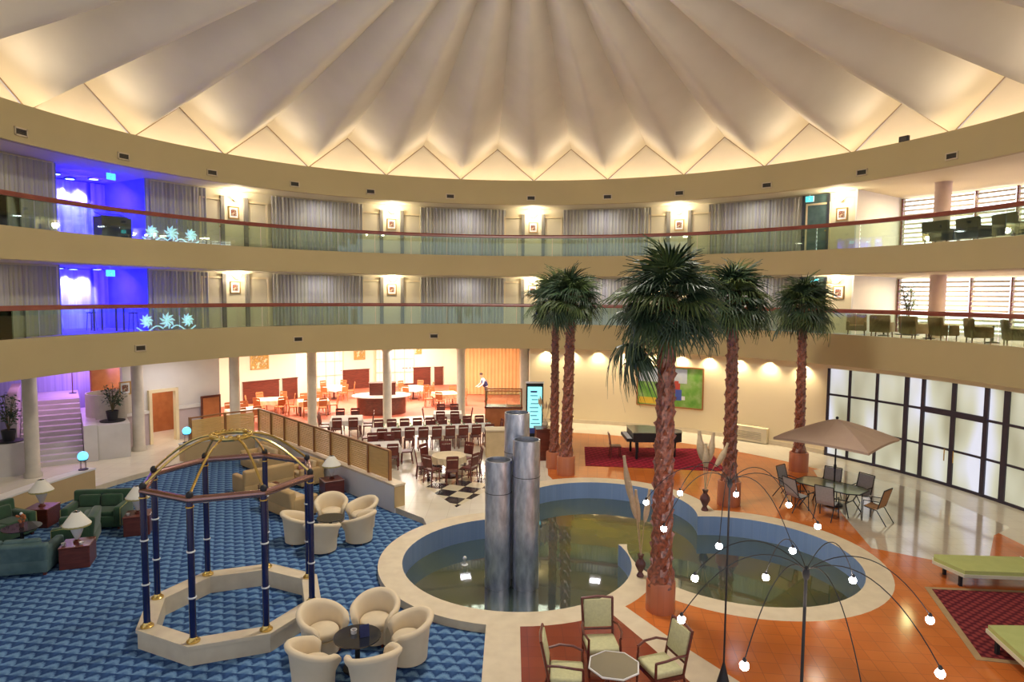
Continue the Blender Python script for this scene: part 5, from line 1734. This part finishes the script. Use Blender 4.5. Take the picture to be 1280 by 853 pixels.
# ------------------------------------------------------------------ brocade armchairs on the terrace
def brocade():
    t = thing('terrace_armchair', 'x', 'armchair')
    MB().rbox((0, -0.02, 0.42), (0.54, 0.52, 0.11), b=0.045, seg=3).build('seat_cushion', M['paleseat'], t, True)
    f_ = MB()
    for y in (-0.26, 0.22):
        f_.box((0, y, 0.34), (0.52, 0.04, 0.06))
    for x in (-0.26, 0.26):
        f_.box((x, -0.02, 0.34), (0.04, 0.50, 0.06))
    f_.build('seat_frame', M['darkwood'], t)
    for sx in (-1, 1):
        MB().tube([(sx*0.26, -0.26, 0.64), (sx*0.27, -0.27, 0.34), (sx*0.25, -0.28, 0.0)], [0.02, 0.024, 0.015], 8).build('leg', M['darkwood'], t, True)
        MB().tube([(sx*0.26, 0.24, 0.36), (sx*0.25, 0.34, 0.0)], [0.024, 0.016], 8).build('leg', M['darkwood'], t, True)
        MB().tube([(sx*0.25, 0.30, 0.66), (sx*0.31, 0.10, 0.70), (sx*0.32, -0.12, 0.68), (sx*0.27, -0.27, 0.64)], 0.020, 8).build('armrest', M['darkwood'], t, True)
    b = MB()
    for sx in (-1, 1):
        b.tube([(sx*0.26, 0.24, 0.36), (sx*0.26, 0.31, 0.70), (sx*0.27, 0.38, 1.04)], 0.022, 8)
    b.tube([(-0.28, 0.38, 1.04), (0, 0.40, 1.06), (0.28, 0.38, 1.04)], 0.022, 8)
    b.tube([(-0.26, 0.275, 0.54), (0.26, 0.275, 0.54)], 0.018, 8)
    b.build('back_frame', M['darkwood'], t, True)
    MB().rbox((0, 0.325, 0.80), (0.48, 0.06, 0.46), b=0.025, tilt=('X', -0.20), seg=2).build('back_cushion', M['paleseat'], t, True)
    return t
ba_ = brocade()
TX, TY = 1.62, 9.66
for x, y, l in ((1.55, 10.58, 'with its back to the pond'), (0.88, 9.72, 'beside the straight pale path'), (2.42, 9.95, 'beside the slanting pale path'), (1.75, 8.72, 'nearest the camera, back to it')):
    place(ba_, (x, y, 0), face_to(x, y, TX, TY), 'wooden armchair in pale green brocade on the red terrace, %s' % l, 'brocade armchairs')
ot = thing('octagonal_table', 'octagonal glass topped table among the brocade armchairs', 'table', (TX, TY, 0), 0.2)
MB().lathe([(0.38, 0.57), (0.40, 0.585), (0.38, 0.60), (0.01, 0.60)], 8).build('table_top', M['glasstop'], ot)
MB().tube([(0.40*math.cos(k*PI/4), 0.40*math.sin(k*PI/4), 0.585) for k in range(8)], 0.016, 6, closed=True).build('edge_band', M['lampwhite'], ot)
for k in range(4):
    a = k*PI/2+PI/4
    MB().tube([(0.26*math.cos(a), 0.26*math.sin(a), 0.57), (0.12*math.cos(a), 0.12*math.sin(a), 0.3), (0.30*math.cos(a), 0.30*math.sin(a), 0)], 0.018, 8).build('leg', M['darkwood'], ot, True)

# ------------------------------------------------------------------ patio set with umbrella by the window
ux, uy = 9.80, 19.05
ur = thing('patio_umbrella', 'large square taupe canvas umbrella over the glass patio table', 'umbrella', (ux, uy+0.25, 0), 0.76)
MB().tube([(0, 0, 0.02), (0, 0, 2.62)], 0.024, 10).build('pole', M['black'], ur, True)
MB().lathe([(0.26, 0), (0.26, 0.05), (0.05, 0.10)], 16).build('base', M['black'], ur, True)
MB().lathe([(0.035, 1.12), (0.045, 1.18), (0.035, 1.26)], 10).build('crank', M['black'], ur, True)
HW = 1.40
cv_ = []
N_ = 32
can = MB()
def can_pt(i, t_):
    a = 2*PI*i/N_
    c_, s_ = math.cos(a), math.sin(a)
    m_ = max(abs(c_), abs(s_))
    edge = HW*(1-0.045*math.cos(4*a+PI)*0 - 0.05*(1-abs(math.cos(2*a))*0))
    x, y = edge*c_/m_, edge*s_/m_
    cr_ = (math.hypot(x, y)/(HW*1.414))
    z = 2.64 - 0.58*t_**1.25*(0.72+0.28*cr_) - 0.05*math.sin(t_*PI)*(1-abs(math.sin(2*a)))
    return (x*t_, y*t_, z)
for i in range(N_):
    for k in range(6):
        t0, t1 = k/6+0.02*(k == 0), (k+1)/6
        can.add([can_pt(i, t0), can_pt(i+1, t0), can_pt(i+1, t1), can_pt(i, t1)], [(0, 1, 2, 3)])
    a_, b_ = can_pt(i, 1), can_pt(i+1, 1)
    can.add([a_, b_, (b_[0], b_[1], b_[2]-0.07), (a_[0], a_[1], a_[2]-0.07)], [(0, 1, 2, 3)])
can.build('canopy', M['umbrella'], ur)
for i in range(8):
    p_ = can_pt(i*4, 0.97)
    q_ = can_pt(i*4, 0.5)
    MB().tube([(0, 0, 2.55), (q_[0], q_[1], q_[2]-0.03), (p_[0], p_[1], p_[2]-0.03)], 0.010, 6).build('rib', M['black'], ur)
MB().ball((0, 0, 2.68), 0.045).build('finial', M['black'], ur, True)
TROT = math.atan2(-1.1, 0.9)
pt_ = thing('patio_table', 'long green glass patio table under the canvas umbrella', 'table', (9.52, 18.95, 0), TROT)
o8 = [(-0.95, -0.32), (-0.70, -0.52), (0.70, -0.52), (0.95, -0.32), (0.95, 0.32), (0.70, 0.52), (-0.70, 0.52), (-0.95, 0.32)]
MB().prism(o8, 0.71, 0.722).build('table_top', M['greenglass'], pt_)
MB().tube([(x, y, 0.715) for x, y in o8], 0.017, 6, closed=True).build('rim_frame', M['black'], pt_)
for sx in (-1, 1):
    for sy in (-1, 1):
        MB().tube([(sx*0.70, sy*0.38, 0.70), (sx*0.55, sy*0.25, 0.35), (sx*0.72, sy*0.42, 0.0)], 0.018, 8).build('leg', M['black'], pt_, True)
MB().tube([(-0.55, 0, 0.35), (0.55, 0, 0.35)], 0.014, 6).tube([(-0.55, -0.25, 0.35), (-0.55, 0.25, 0.35)], 0.014, 6).tube([(0.55, -0.25, 0.35), (0.55, 0.25, 0.35)], 0.014, 6).build('stretcher', M['black'], pt_)
def sling(m):
    t = thing('sling_chair', 'x', 'chair')
    for sx in (-1, 1):
        MB().tube([(sx*0.25, -0.26, 0.0), (sx*0.25, -0.24, 0.60), (sx*0.26, 0.18, 0.64)], 0.014, 8).build('front_leg', M['black'], t, True)
        MB().tube([(sx*0.24, 0.38, 0.0), (sx*0.24, 0.12, 0.38), (sx*0.24, -0.22, 0.43)], 0.014, 8).build('rear_leg', M['black'], t, True)
        MB().tube([(sx*0.25, 0.14, 0.42), (sx*0.25, 0.30, 0.98)], 0.014, 8).build('back_post', M['black'], t, True)
    MB().tube([(-0.25, 0.30, 0.98), (0.25, 0.30, 0.98)], 0.014, 8).build('top_rail', M['black'], t)
    s_ = MB()
    path = [(-0.24, 0.44), (0.0, 0.405), (0.12, 0.42), (0.17, 0.52), (0.235, 0.75), (0.295, 0.96)]
    vs_ = []
    for y, z in path:
        vs_ += [(-0.235, y, z), (0.235, y, z), (0.235, y+0.006, z-0.012), (-0.235, y+0.006, z-0.012)]
    fs_ = []
    for i in range(len(path)-1):
        o_ = 4*i
        for j in range(4):
            fs_.append((o_+j, o_+(j+1) % 4, o_+4+(j+1) % 4, o_+4+j))
    fs_ += [(0, 1, 2, 3), tuple(4*(len(path)-1)+j for j in range(4))]
    s_.add(vs_, fs_).build('sling', m, t)
    return t
sg = sling(M['sling'])
sgt = sling(M['slingtan'])
def tpos(x, y):
    c_, s_ = math.cos(TROT), math.sin(TROT)
    return 9.52+x*c_-y*s_, 18.95+x*s_+y*c_
for (lx, ly), pr, l in (((-0.62, -0.86), sg, 'on the pond side, farther from the camera'), ((0.30, -0.88), sg, 'on the pond side, nearer the camera'), ((-0.40, 0.86), sg, 'on the window side, nearer the palm'),
                    ((0.48, 0.86), sg, 'on the window side, farther from the palm'), ((-1.32, 0.05), sg, 'at the end beside the palm pedestal'), ((1.30, -0.05), sgt, 'at the end towards the camera, brown')):
    x, y = tpos(lx, ly)
    tx_, ty_ = tpos(lx*0.6 if abs(lx) < 1 else 0, 0)
    place(pr, (x, y, 0), face_to(x, y, tx_, ty_), 'sling patio chair %s of the glass table' % l, 'sling chairs of the patio table')

# ------------------------------------------------------------------ daybeds and rugs
def rug(label, poly, m, border=None):
    t = thing('rug', label, 'rug', (0, 0, 0))
    c_ = Vector((sum(p[0] for p in poly)/len(poly), sum(p[1] for p in poly)/len(poly)))
    t.location = (c_.x, c_.y, 0.0)
    q = [(p[0]-c_.x, p[1]-c_.y) for p in poly]
    MB().prism(q, 0.001, 0.010).build('border', border or m, t)
    MB().prism([(x*0.93, y*0.93) for x, y in q], 0.010, 0.014).build('field', m, t)
rug('crimson rug under the grand piano before the cream wall', [(2.75, 23.6), (7.75, 23.0), (8.15, 26.4), (3.05, 26.6)], M['rugred'])
rug('burgundy rug with tan border under the daybeds', [(9.05, 13.75), (8.15, 10.9), (11.6, 10.2), (12.4, 13.5)], M['rugdark'], M['rugborder'])
def daybed(label, loc, rz, poly, h=0.40):
    t = thing('daybed', label, 'daybed', loc, rz)
    MB().prism([(x*1.02, y*1.05) for x, y in poly], h-0.12, h-0.05).build('frame', M['daybase'], t)
    c_ = MB()
    n_ = len(poly)
    c_.prism(poly, h-0.05, h+0.03)
    c_.build('cushion', M['daybed'], t)
    xs = [p[0] for p in poly]
    MB().tube([(min(xs)*0.33+max(xs)*0.67, min(p[1] for p in poly), h+0.032), (min(xs)*0.33+max(xs)*0.67, max(p[1] for p in poly), h+0.032)], 0.012, 6).build('seam', M['daybase'], t)
    for sx in (-0.8, 0.8):
        for sy in (-0.7, 0.7):
            x = (min(xs)+max(xs))/2 + sx*(max(xs)-min(xs))/2
            y = sy*max(p[1] for p in poly)
            MB().box((x, y, (h-0.12)/2), (0.06, 0.06, h-0.12)).build('leg', M['black'], t)
daybed('long olive green daybed with pointed end beside the burgundy rug', (10.9, 14.05, 0), -0.07, [(-1.2, 0.38), (-1.30, 0.2), (-1.05, -0.5), (1.7, -0.5), (1.7, 0.42)])
daybed('short pale green daybed at the picture edge on the burgundy rug', (9.35, 10.65, 0.015), 0.0, [(-0.75, 0.62), (-0.95, -0.55), (1.4, -0.6), (1.5, 0.6)])

# ------------------------------------------------------------------ grand piano, its chair, heater, painting
pn = thing('grand_piano', 'small dark grand piano with closed lid on the crimson rug', 'piano', (5.62, 25.25, 0.014), 0.0)
pn.scale = (1.16, 1.1, 1.1)
body = [(-0.80, -0.62), (-0.80, 0.72), (-0.55, 0.74), (-0.05, 0.66), (0.25, 0.42), (0.50, 0.22), (0.78, 0.05), (0.88, -0.2), (0.82, -0.52), (0.6, -0.62)]
MB().prism(body, 0.60, 0.92).build('case', M['black'], pn)
MB().prism([(x*1.02, y*1.02) for x, y in body], 0.92, 0.945).build('lid', mat('piano_lid', (0.22, 0.23, 0.16), 0.2, scale=1, spec=0.8), pn)
MB().box((-0.90, 0.05, 0.66), (0.22, 1.25, 0.10)).build('key_bed', M['black'], pn)
MB().box((-0.91, 0.05, 0.715), (0.15, 1.15, 0.02)).build('keys', M['ivory'], pn)
for x, y in ((-0.68, -0.60), (-0.68, 0.58), (0.66, -0.25)):
    MB().lathe([(0.03, 0), (0.045, 0.06), (0.035, 0.3), (0.06, 0.60)], 12, (x, y, 0)).build('leg', M['black'], pn, True)
MB().box((-0.55, 0.05, 0.34), (0.06, 0.22, 0.5)).build('pedal_lyre', M['black'], pn)
place(wc, (4.05, 24.85, 0.014), PI/2, 'dark wooden chair left of the grand piano on the crimson rug', 'piano chair')
ac = thing('floor_heater', 'cream louvred floor unit standing against the cream wall', 'heater', P(42.6, R+0.18, 0), radial_frame(42.6, 0))
MB().rbox((0, 0, 0.36), (1.40, 0.26, 0.66), b=0.02, seg=1).build('casing', M['acwhite'], ac)
g = MB()
for i in range(5):
    g.box((-0.05, -0.135, 0.16+0.075*i), (1.05, 0.02, 0.035), tilt=('X', 0.4))
g.build('louvres', M['acgrille'], ac)
MB().box((0, 0, 0.015), (1.3, 0.2, 0.03)).build('plinth', M['acgrille'], ac)
pa_ = thing('wall_painting', 'large bright green field painting on the cream wall behind the front palm', 'painting', (0, 0, 0))
rr_ = R+0.30
o0 = P(28.2, rr_, 2.05)
pa_.location = o0
def relp(mb):
    mb.v = [(x-o0.x, y-o0.y, z-o0.z) for x, y, z in mb.v]
    return mb
def patch(a0, a1, z0, z1, m, nm, d=0.0):
    relp(MB().arc([(rr_-d, z0), (rr_+0.03-d, z0), (rr_+0.03-d, z1), (rr_-d, z1)], a0, a1)).build(nm, m, pa_)
patch(22.5, 33.9, 1.14, 2.98, M['field'], 'canvas')
patch(22.7, 31.2, 2.25, 2.92, M['skypaint'], 'painted_sky', 0.006)
patch(22.7, 25.8, 1.20, 1.50, M['yellowpaint'], 'painted_yellow_field', 0.006)
patch(28.4, 30.0, 1.75, 2.35, M['redpaint'], 'painted_red_roof', 0.006)
patch(29.2, 30.3, 1.45, 1.95, M['bluepaint'], 'painted_blue_figure', 0.010)
patch(30.2, 30.9, 1.48, 1.66, M['ivory'], 'painted_white_figure', 0.008)
f_ = MB()
for a in (22.4, 34.0):
    f_.box(P(a, rr_-0.01, 2.06), (0.06, 0.06, 1.90), rz=radial_frame(a, 0))
for z in (1.12, 3.0):
    f_.arc([(rr_-0.04, z-0.03), (rr_+0.02, z-0.03), (rr_+0.02, z+0.03), (rr_-0.04, z+0.03)], 22.4, 34.0)
relp(f_).build('frame', M['screenpost'], pa_)
# wall washers under the middle gallery
for k, a in enumerate((5.6, 10.4, 15.2, 20.1, 25.2, 30.2, 35.0, 40.0, 45.0, 50.4)):
    t = thing('ceiling_downlight', 'recessed downlight washing the cream wall, %s from the restaurant end' % (on+['x'])[k], 'ceiling light', P(a, R+0.17, 3.655), group='wall washing downlights')
    MB().lathe([(0.075, 0.0), (0.085, -0.02), (0.06, -0.015)], 14).build('ring', M['ventframe'], t, True)
    MB().lathe([(0.055, -0.012), (0.01, -0.014)], 14).build('lens', M['down'], t)
    lamp('washer_light', 'SPOT', (0, -0.0, -0.05), 165, (1.0, 0.82, 0.55), size=0.03, parent=t, spot=2.2, blend=0.9, aim=None)

# ------------------------------------------------------------------ lobby stairs and planters
SH = math.radians(-35)
sd = Vector((math.sin(SH), math.cos(SH)))
sn_ = Vector((sd.y, -sd.x))
sb = Vector((-16.35, 23.10))
st = MB()
for i in range(12):
    a_ = sb + sd*(0.32*i)
    b_ = sb + sd*(0.32*12+2.5)
    q = [a_-sn_*1.15, a_+sn_*0.75, b_+sn_*0.75, b_-sn_*1.15]
    st.prism([tuple(x) for x in q], 0.158*i, 0.158*(i+1))
struct(st.build('trim_26', M['marble']), 'broad white marble stair rising out of the lobby', 'stairs')
a_ = sb+sn_*0.75
blk = MB().prism([tuple(a_+sn_*0.02-sd*0.1), tuple(a_+sn_*0.45-sd*0.1), tuple(a_+sn_*0.45+sd*4.5), tuple(a_+sn_*0.02+sd*4.5)], 0, 1.35)
struct(blk.build('wall_stair_side', M['marble']), 'white side wall of the lobby stair', 'low wall')
blk = MB().prism([tuple(a_+sn_*0.46-sd*0.0), tuple(a_+sn_*1.5-sd*0.0), tuple(a_+sn_*1.5+sd*3.2), tuple(a_+sn_*0.46+sd*3.2)], 0, 1.30)
struct(blk.build('wall_planter_ledge', M['marble']), 'white ledge carrying the potted plant beside the stair', 'ledge')
vb = sb+sd*6.3
struct(MB().prism([tuple(vb-sn_*3.5), tuple(vb+sn_*4.5), tuple(vb+sn_*4.5+sd*0.2), tuple(vb-sn_*3.5+sd*0.2)], 0, 3.69).build('wall_landing', M['bluecurtain']), 'wall at the head of the lobby stair', 'wall')
lamp('violet_light', 'AREA', (*(sb+sd*5.0+sn_*0.8), 3.55), 130, (0.45, 0.20, 1.0), size=0.9, aim=(*(sb+sd*5.0+sn_*0.8), 0))
lamp('violet_light', 'AREA', (*(sb+sd*2.2-sn_*0.4), 3.60), 40, (0.70, 0.35, 0.8), size=0.9, aim=(*(sb+sd*2.2), 0))
lamp('blue_lobby_light', 'SPOT', (*(sb+sd*3.4+sn_*2.0), 3.5), 120, (0.15, 0.12, 1.0), size=0.1, aim=(*(sb+sd*5.5+sn_*2.6), 1.5), spot=1.4)
def potted(label, loc, h, seed, spread=0.45, dish=True):
    rnd = random.Random(seed)
    t = thing('potted_plant', label, 'plant', loc)
    MB().lathe([(0.16, 0.02), (0.22, 0.40), (0.20, 0.40), (0.19, 0.36)], 18).build('pot', M['black'], t, True)
    MB().lathe([(0.42, 0), (0.44, 0.025), (0.1, 0.03)], 24).build('dish', M['black'], t, True)
    br = MB()
    tips = []
    for i in range(9):
        a = i*2.4
        e = Vector((spread*math.cos(a)*rnd.uniform(0.3, 1), spread*math.sin(a)*rnd.uniform(0.3, 1), h*rnd.uniform(0.6, 1)))
        br.tube([(0, 0, 0.35), (e.x*0.3, e.y*0.3, e.z*0.6), tuple(e)], 0.012, 5)
        tips.append(e)
    br.build('stems', M['stem'], t)
    lf = MB()
    for e in tips:
        for k in range(16):
            u = rnd.uniform(0.45, 1.05)
            c_ = Vector((e.x*u+rnd.uniform(-.12, .12), e.y*u+rnd.uniform(-.12, .12), 0.35+(e.z-0.35)*u+rnd.uniform(-.08, .08)))
            a, b = rnd.uniform(0, 6.28), rnd.uniform(-0.6, 0.6)
            d = Vector((math.cos(a)*math.cos(b), math.sin(a)*math.cos(b), math.sin(b)))
            s_ = d.cross(Vector((0, 0, 1))).normalized()
            l_ = rnd.uniform(0.12, 0.20)
            lf.add([c_, c_+d*l_*0.5+s_*0.045, c_+d*l_-Vector((0, 0, 0.03)), c_+d*l_*0.5-s_*0.045, c_+d*l_*0.5+Vector((0, 0, 0.015))], [(0, 1, 4), (1, 2, 4), (2, 3, 4), (3, 0, 4)])
    lf.build('foliage', M['leaf'], t)
pq = a_+sn_*0.98+sd*0.75
potted('bushy dark potted plant on the white ledge beside the lobby stair', (pq.x, pq.y, 1.31), 1.55, 2)
struct(MB().prism([tuple(sb-sn_*0.95-sd*0.9), tuple(sb-sn_*3.4-sd*0.9), tuple(sb-sn_*3.4+sd*0.0), tuple(sb-sn_*0.95+sd*0.0)], 0, 1.12).build('wall_planter_left', M['marble']), 'pale ledge carrying a plant left of the lobby stair', 'ledge')
struct(MB().prism([tuple(sb-sn_*1.17), tuple(sb-sn_*1.45), tuple(sb-sn_*1.45+sd*4), tuple(sb-sn_*1.17+sd*4)], 0, 2.6).build('wall_stair_left', M['mauve']), 'wall on the far side of the lobby stair', 'wall')
pq = sb-sn_*1.38-sd*0.45
potted('tall dark potted plant on the ledge at the picture edge beside the stair', (pq.x, pq.y, 1.13), 1.65, 5, spread=0.35)
# pale niche wall behind the plant
q = a_+sn_*1.0+sd*2.1
struct(MB().lathe([(0.85, 1.30), (0.85, 2.25), (0.80, 2.25), (0.80, 1.30)], 30, (q.x, q.y, 0)).build('trim_27', M['column']), 'round grey planter drum behind the potted plant', 'planter')
fl_ = thing('floor_lamp', 'slim white stand lamp on the stair landing before the violet wall', 'lamp', (*(sb+sd*5.2+sn_*0.55), 1.9))
MB().tube([(0, 0, 0.02), (0, 0, 1.15)], 0.02, 8).build('pole', M['darkwood'], fl_)
MB().lathe([(0.14, 0), (0.14, 0.02)], 12).build('base', M['black'], fl_)
MB().lathe([(0.10, 1.12), (0.16, 1.30), (0.15, 1.30)], 14).build('lamp_shade', M['sconce'], fl_, True)

wp = thing('wall_panel', 'red brown wooden panel standing at the restaurant end of the lobby wall', 'panel', P(-49.2, 17.78, 0), radial_frame(-49.2, 0))
MB().box((0, 0, 0.88), (0.86, 0.06, 1.76)).build('panel', M['darkwood'], wp)
MB().box((0, -0.035, 0.88), (0.70, 0.02, 1.56)).build('inset', M['orangewood'], wp)
place(pic, P(-60.3, 17.93, 2.45), radial_frame(-60.3, 0), 'small framed print on the white lobby wall beside the stair opening')
# exit signs
ex = thing('exit_sign', 'x', 'exit sign')
MB().tube([(0, 0, 0.12), (0, 0, 0.236)], 0.012, 6).build('stem', M['ivory'], ex)
MB().box((0, 0, 0), (0.34, 0.06, 0.24)).build('housing', M['ivory'], ex)
MB().box((0, -0.034, 0), (0.32, 0.01, 0.22)).build('lit_face', M['exit'], ex)
r_ = MB().ball((0.0, -0.042, 0.055), (0.016, 0.004, 0.016), 8, 5)
r_.tube([(0.0, -0.042, 0.04), (-0.01, -0.042, -0.01)], 0.010, 5).tube([(-0.01, -0.042, -0.01), (0.04, -0.042, -0.04), (0.05, -0.042, -0.08)], 0.008, 5)
r_.tube([(-0.01, -0.042, -0.01), (-0.03, -0.042, -0.05), (-0.07, -0.042, -0.06)], 0.008, 5).tube([(0.045, -0.042, 0.01), (0.0, -0.042, 0.03), (-0.045, -0.042, 0.02)], 0.007, 5)
r_.build('running_figure', M['ivory'], ex)
for a, r, z, l in ((48.0, 16.6, 10.43, 'glowing teal exit sign at the corridor end of the upper gallery'), (49.2, 16.6, 6.95, 'glowing teal exit sign at the corridor end of the middle gallery'),
                (-64.3, 16.4, 10.43, 'glowing teal exit sign before the upper blue recess'), (-64.8, 16.4, 6.95, 'glowing teal exit sign before the middle blue recess')):
    place(ex, P(a, r, z), radial_frame(a, 0), l, 'exit signs')
for lv, z0, z1 in (('middle', 4.785, 7.15), ('upper', 8.085, 10.62)):
    d = thing('door_%d' % (41 if lv == 'middle' else 42), 'grey green glazed corridor door under the exit sign, %s gallery' % lv, 'door', P(48.6, RW-0.06, z0), radial_frame(48.6, 0))
    tag(d, kind='structure')
    H_ = z1-z0
    MB().box((0.0, 0, H_/2), (0.95, 0.04, H_)).build('door_leaf', M['teal'], d)
    f_ = MB()
    for x in (-0.52, 0.52):
        f_.box((x, -0.01, H_/2), (0.10, 0.10, H_))
    f_.build('door_frame', M['steeldark'], d)

# white reflections in the balustrade glass near the blue recess, shaped as glowing scrollwork
M['reflglow'] = emis('white_reflection_glow', (0.62, 0.90, 1.0), 0.9)
def pane_reflection(label, a, z, sc_f, seed):
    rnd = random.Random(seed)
    t = thing('glass_reflection', label, 'pane_reflection', P(a, R+0.42, z), radial_frame(a, 0))
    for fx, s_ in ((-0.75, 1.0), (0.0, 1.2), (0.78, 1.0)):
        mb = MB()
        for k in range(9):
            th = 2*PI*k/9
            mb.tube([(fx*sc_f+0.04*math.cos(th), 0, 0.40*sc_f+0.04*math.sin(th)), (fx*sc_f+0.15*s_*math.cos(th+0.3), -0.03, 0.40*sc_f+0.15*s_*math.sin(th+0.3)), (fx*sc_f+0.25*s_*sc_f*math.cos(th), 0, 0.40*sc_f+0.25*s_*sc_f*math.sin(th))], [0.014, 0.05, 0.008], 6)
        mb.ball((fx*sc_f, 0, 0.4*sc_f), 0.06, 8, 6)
        mb.build('blossom', M['reflglow'], t, True)  # flower-shaped part of the glowing reflection
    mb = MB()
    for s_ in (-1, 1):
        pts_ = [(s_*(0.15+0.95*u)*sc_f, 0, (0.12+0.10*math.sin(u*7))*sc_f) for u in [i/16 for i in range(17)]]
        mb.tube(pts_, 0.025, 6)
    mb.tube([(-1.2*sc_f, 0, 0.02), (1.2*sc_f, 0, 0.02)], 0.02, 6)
    mb.build('scroll_glint', M['reflglow'], t, True)
pane_reflection('glowing shape of the white reflection in the middle gallery glass right of the blue recess', -59.6, 4.79, 1.05, 1)
pane_reflection('small glowing shape of white reflection in the upper gallery glass right of the blue recess', -58.6, 8.085, 1.0, 2)

# furniture inside the blue recesses
def stool(label, loc):
    t = thing('bar_stool', label, 'stool', loc)
    MB().lathe([(0.16, 0.66), (0.17, 0.70), (0.02, 0.72)], 14).build('seat', M['black'], t, True)
    for k in range(4):
        a = k*PI/2+0.5
        MB().tube([(0.12*math.cos(a), 0.12*math.sin(a), 0.67), (0.17*math.cos(a), 0.17*math.sin(a), 0)], 0.014, 6).build('leg', M['black'], t)
    return t
stool('dark stool at the tall table in the middle blue recess, nearer the curtains', P(-63.4, 18.3, 4.785))
stool('dark stool at the tall table in the middle blue recess, nearer the railing', P(-60.9, 16.9, 4.785))
t = thing('tall_table', 'dark tall table in the middle gallery blue recess', 'table', P(-62.6, 17.6, 4.785))
MB().box((0, 0, 0.92), (1.0, 0.6, 0.05)).build('table_top', M['black'], t)
for sx in (-1, 1):
    for sy in (-1, 1):
        MB().box((sx*0.42, sy*0.24, 0.45), (0.05, 0.05, 0.9)).build('leg', M['black'], t)
t = thing('upright_piano', 'dark upright cabinet with slanted lid in the upper blue recess', 'cabinet', P(-63.8, 16.6, 8.085), radial_frame(-63.8, 0))
MB().box((0, 0, 0.45), (1.1, 0.5, 0.9)).build('case', M['black'], t)
MB().box((-0.1, -0.1, 0.98), (1.0, 0.45, 0.03), tilt=('X', 0.35)).build('lid', M['black'], t)

# gallery lounge furniture
def lounge_chair(m, w=0.72, h=0.86):
    t = thing('lounge_chair', 'x', 'armchair')
    MB().rbox((0, 0, 0.33), (w, 0.66, 0.22), b=0.05).build('seat', m, t, True)
    MB().rbox((0, 0.28, h/2+0.10), (w, 0.16, h-0.20), b=0.06, tilt=('X', -0.12)).build('backrest', m, t, True)
    for s_ in (-1, 1):
        MB().rbox((s_*(w/2-0.06), -0.02, 0.48), (0.12, 0.60, 0.22), b=0.05).build('armrest', m, t, True)
        for y in (-0.26, 0.26):
            MB().tube([(s_*(w/2-0.08), y, 0.24), (s_*(w/2-0.07), y, 0)], 0.022, 6).build('leg', M['darkwood'], t)
    return t
lc1 = lounge_chair(mat('brown_leather', (0.48, 0.29, 0.14), 0.5, scale=3))
lc2 = lounge_chair(mat('navy_fabric', (0.018, 0.022, 0.05), 0.7, scale=3), 0.95, 0.88)
FM, FU = 4.786, 8.086
for a, r, rz_, l in ((56.6, 15.95, 0.5, 'first from the corner'), (60.1, 16.0, 3.4, 'second from the corner, back to the hall'), (64.4, 16.0, 3.0, 'just past the rose column'),
                  (68.4, 15.95, 2.7, 'second past the rose column'), (72.6, 16.0, 2.5, 'third past the rose column'), (77.0, 16.0, 2.4, 'farthest past the rose column')):
    place(lc1, P(a, r, FM), rz_-math.radians(a), 'brown leather lounge chair on the middle gallery, %s' % l, 'brown lounge chairs on the middle gallery')
tlw = thing('lounge_table', 'x', 'table')
MB().lathe([(0.36, 0.60), (0.36, 0.63), (0.01, 0.63)], 20).build('table_top', M['cloth'], tlw)
MB().lathe([(0.2, 0), (0.2, 0.03), (0.03, 0.06), (0.03, 0.60)], 12).build('pedestal', M['black'], tlw, True)
for a, l in ((58.2, 'between the first chairs from the corner'), (64.0, 'before the rose column'), (71.5, 'between chairs past the rose column')):
    place(tlw, P(a, 17.1, FM), 0, 'small white round table on the middle gallery %s' % l, 'white lounge tables')
for a, r, rz_, l in ((67.5, 15.9, 3.1, 'nearest the rose column'), (71.8, 15.9, 2.9, 'second past the rose column'), (76.2, 15.9, 2.9, 'farthest past the rose column')):
    place(lc2, P(a, r, FU), rz_-math.radians(a), 'wide dark navy lounge seat on the upper gallery, %s' % l, 'navy lounge seats on the upper gallery')
potted('tall indoor tree before the blinds of the middle gallery lounge', P(58.3, 18.8, FM), 2.25, 9, spread=0.4)
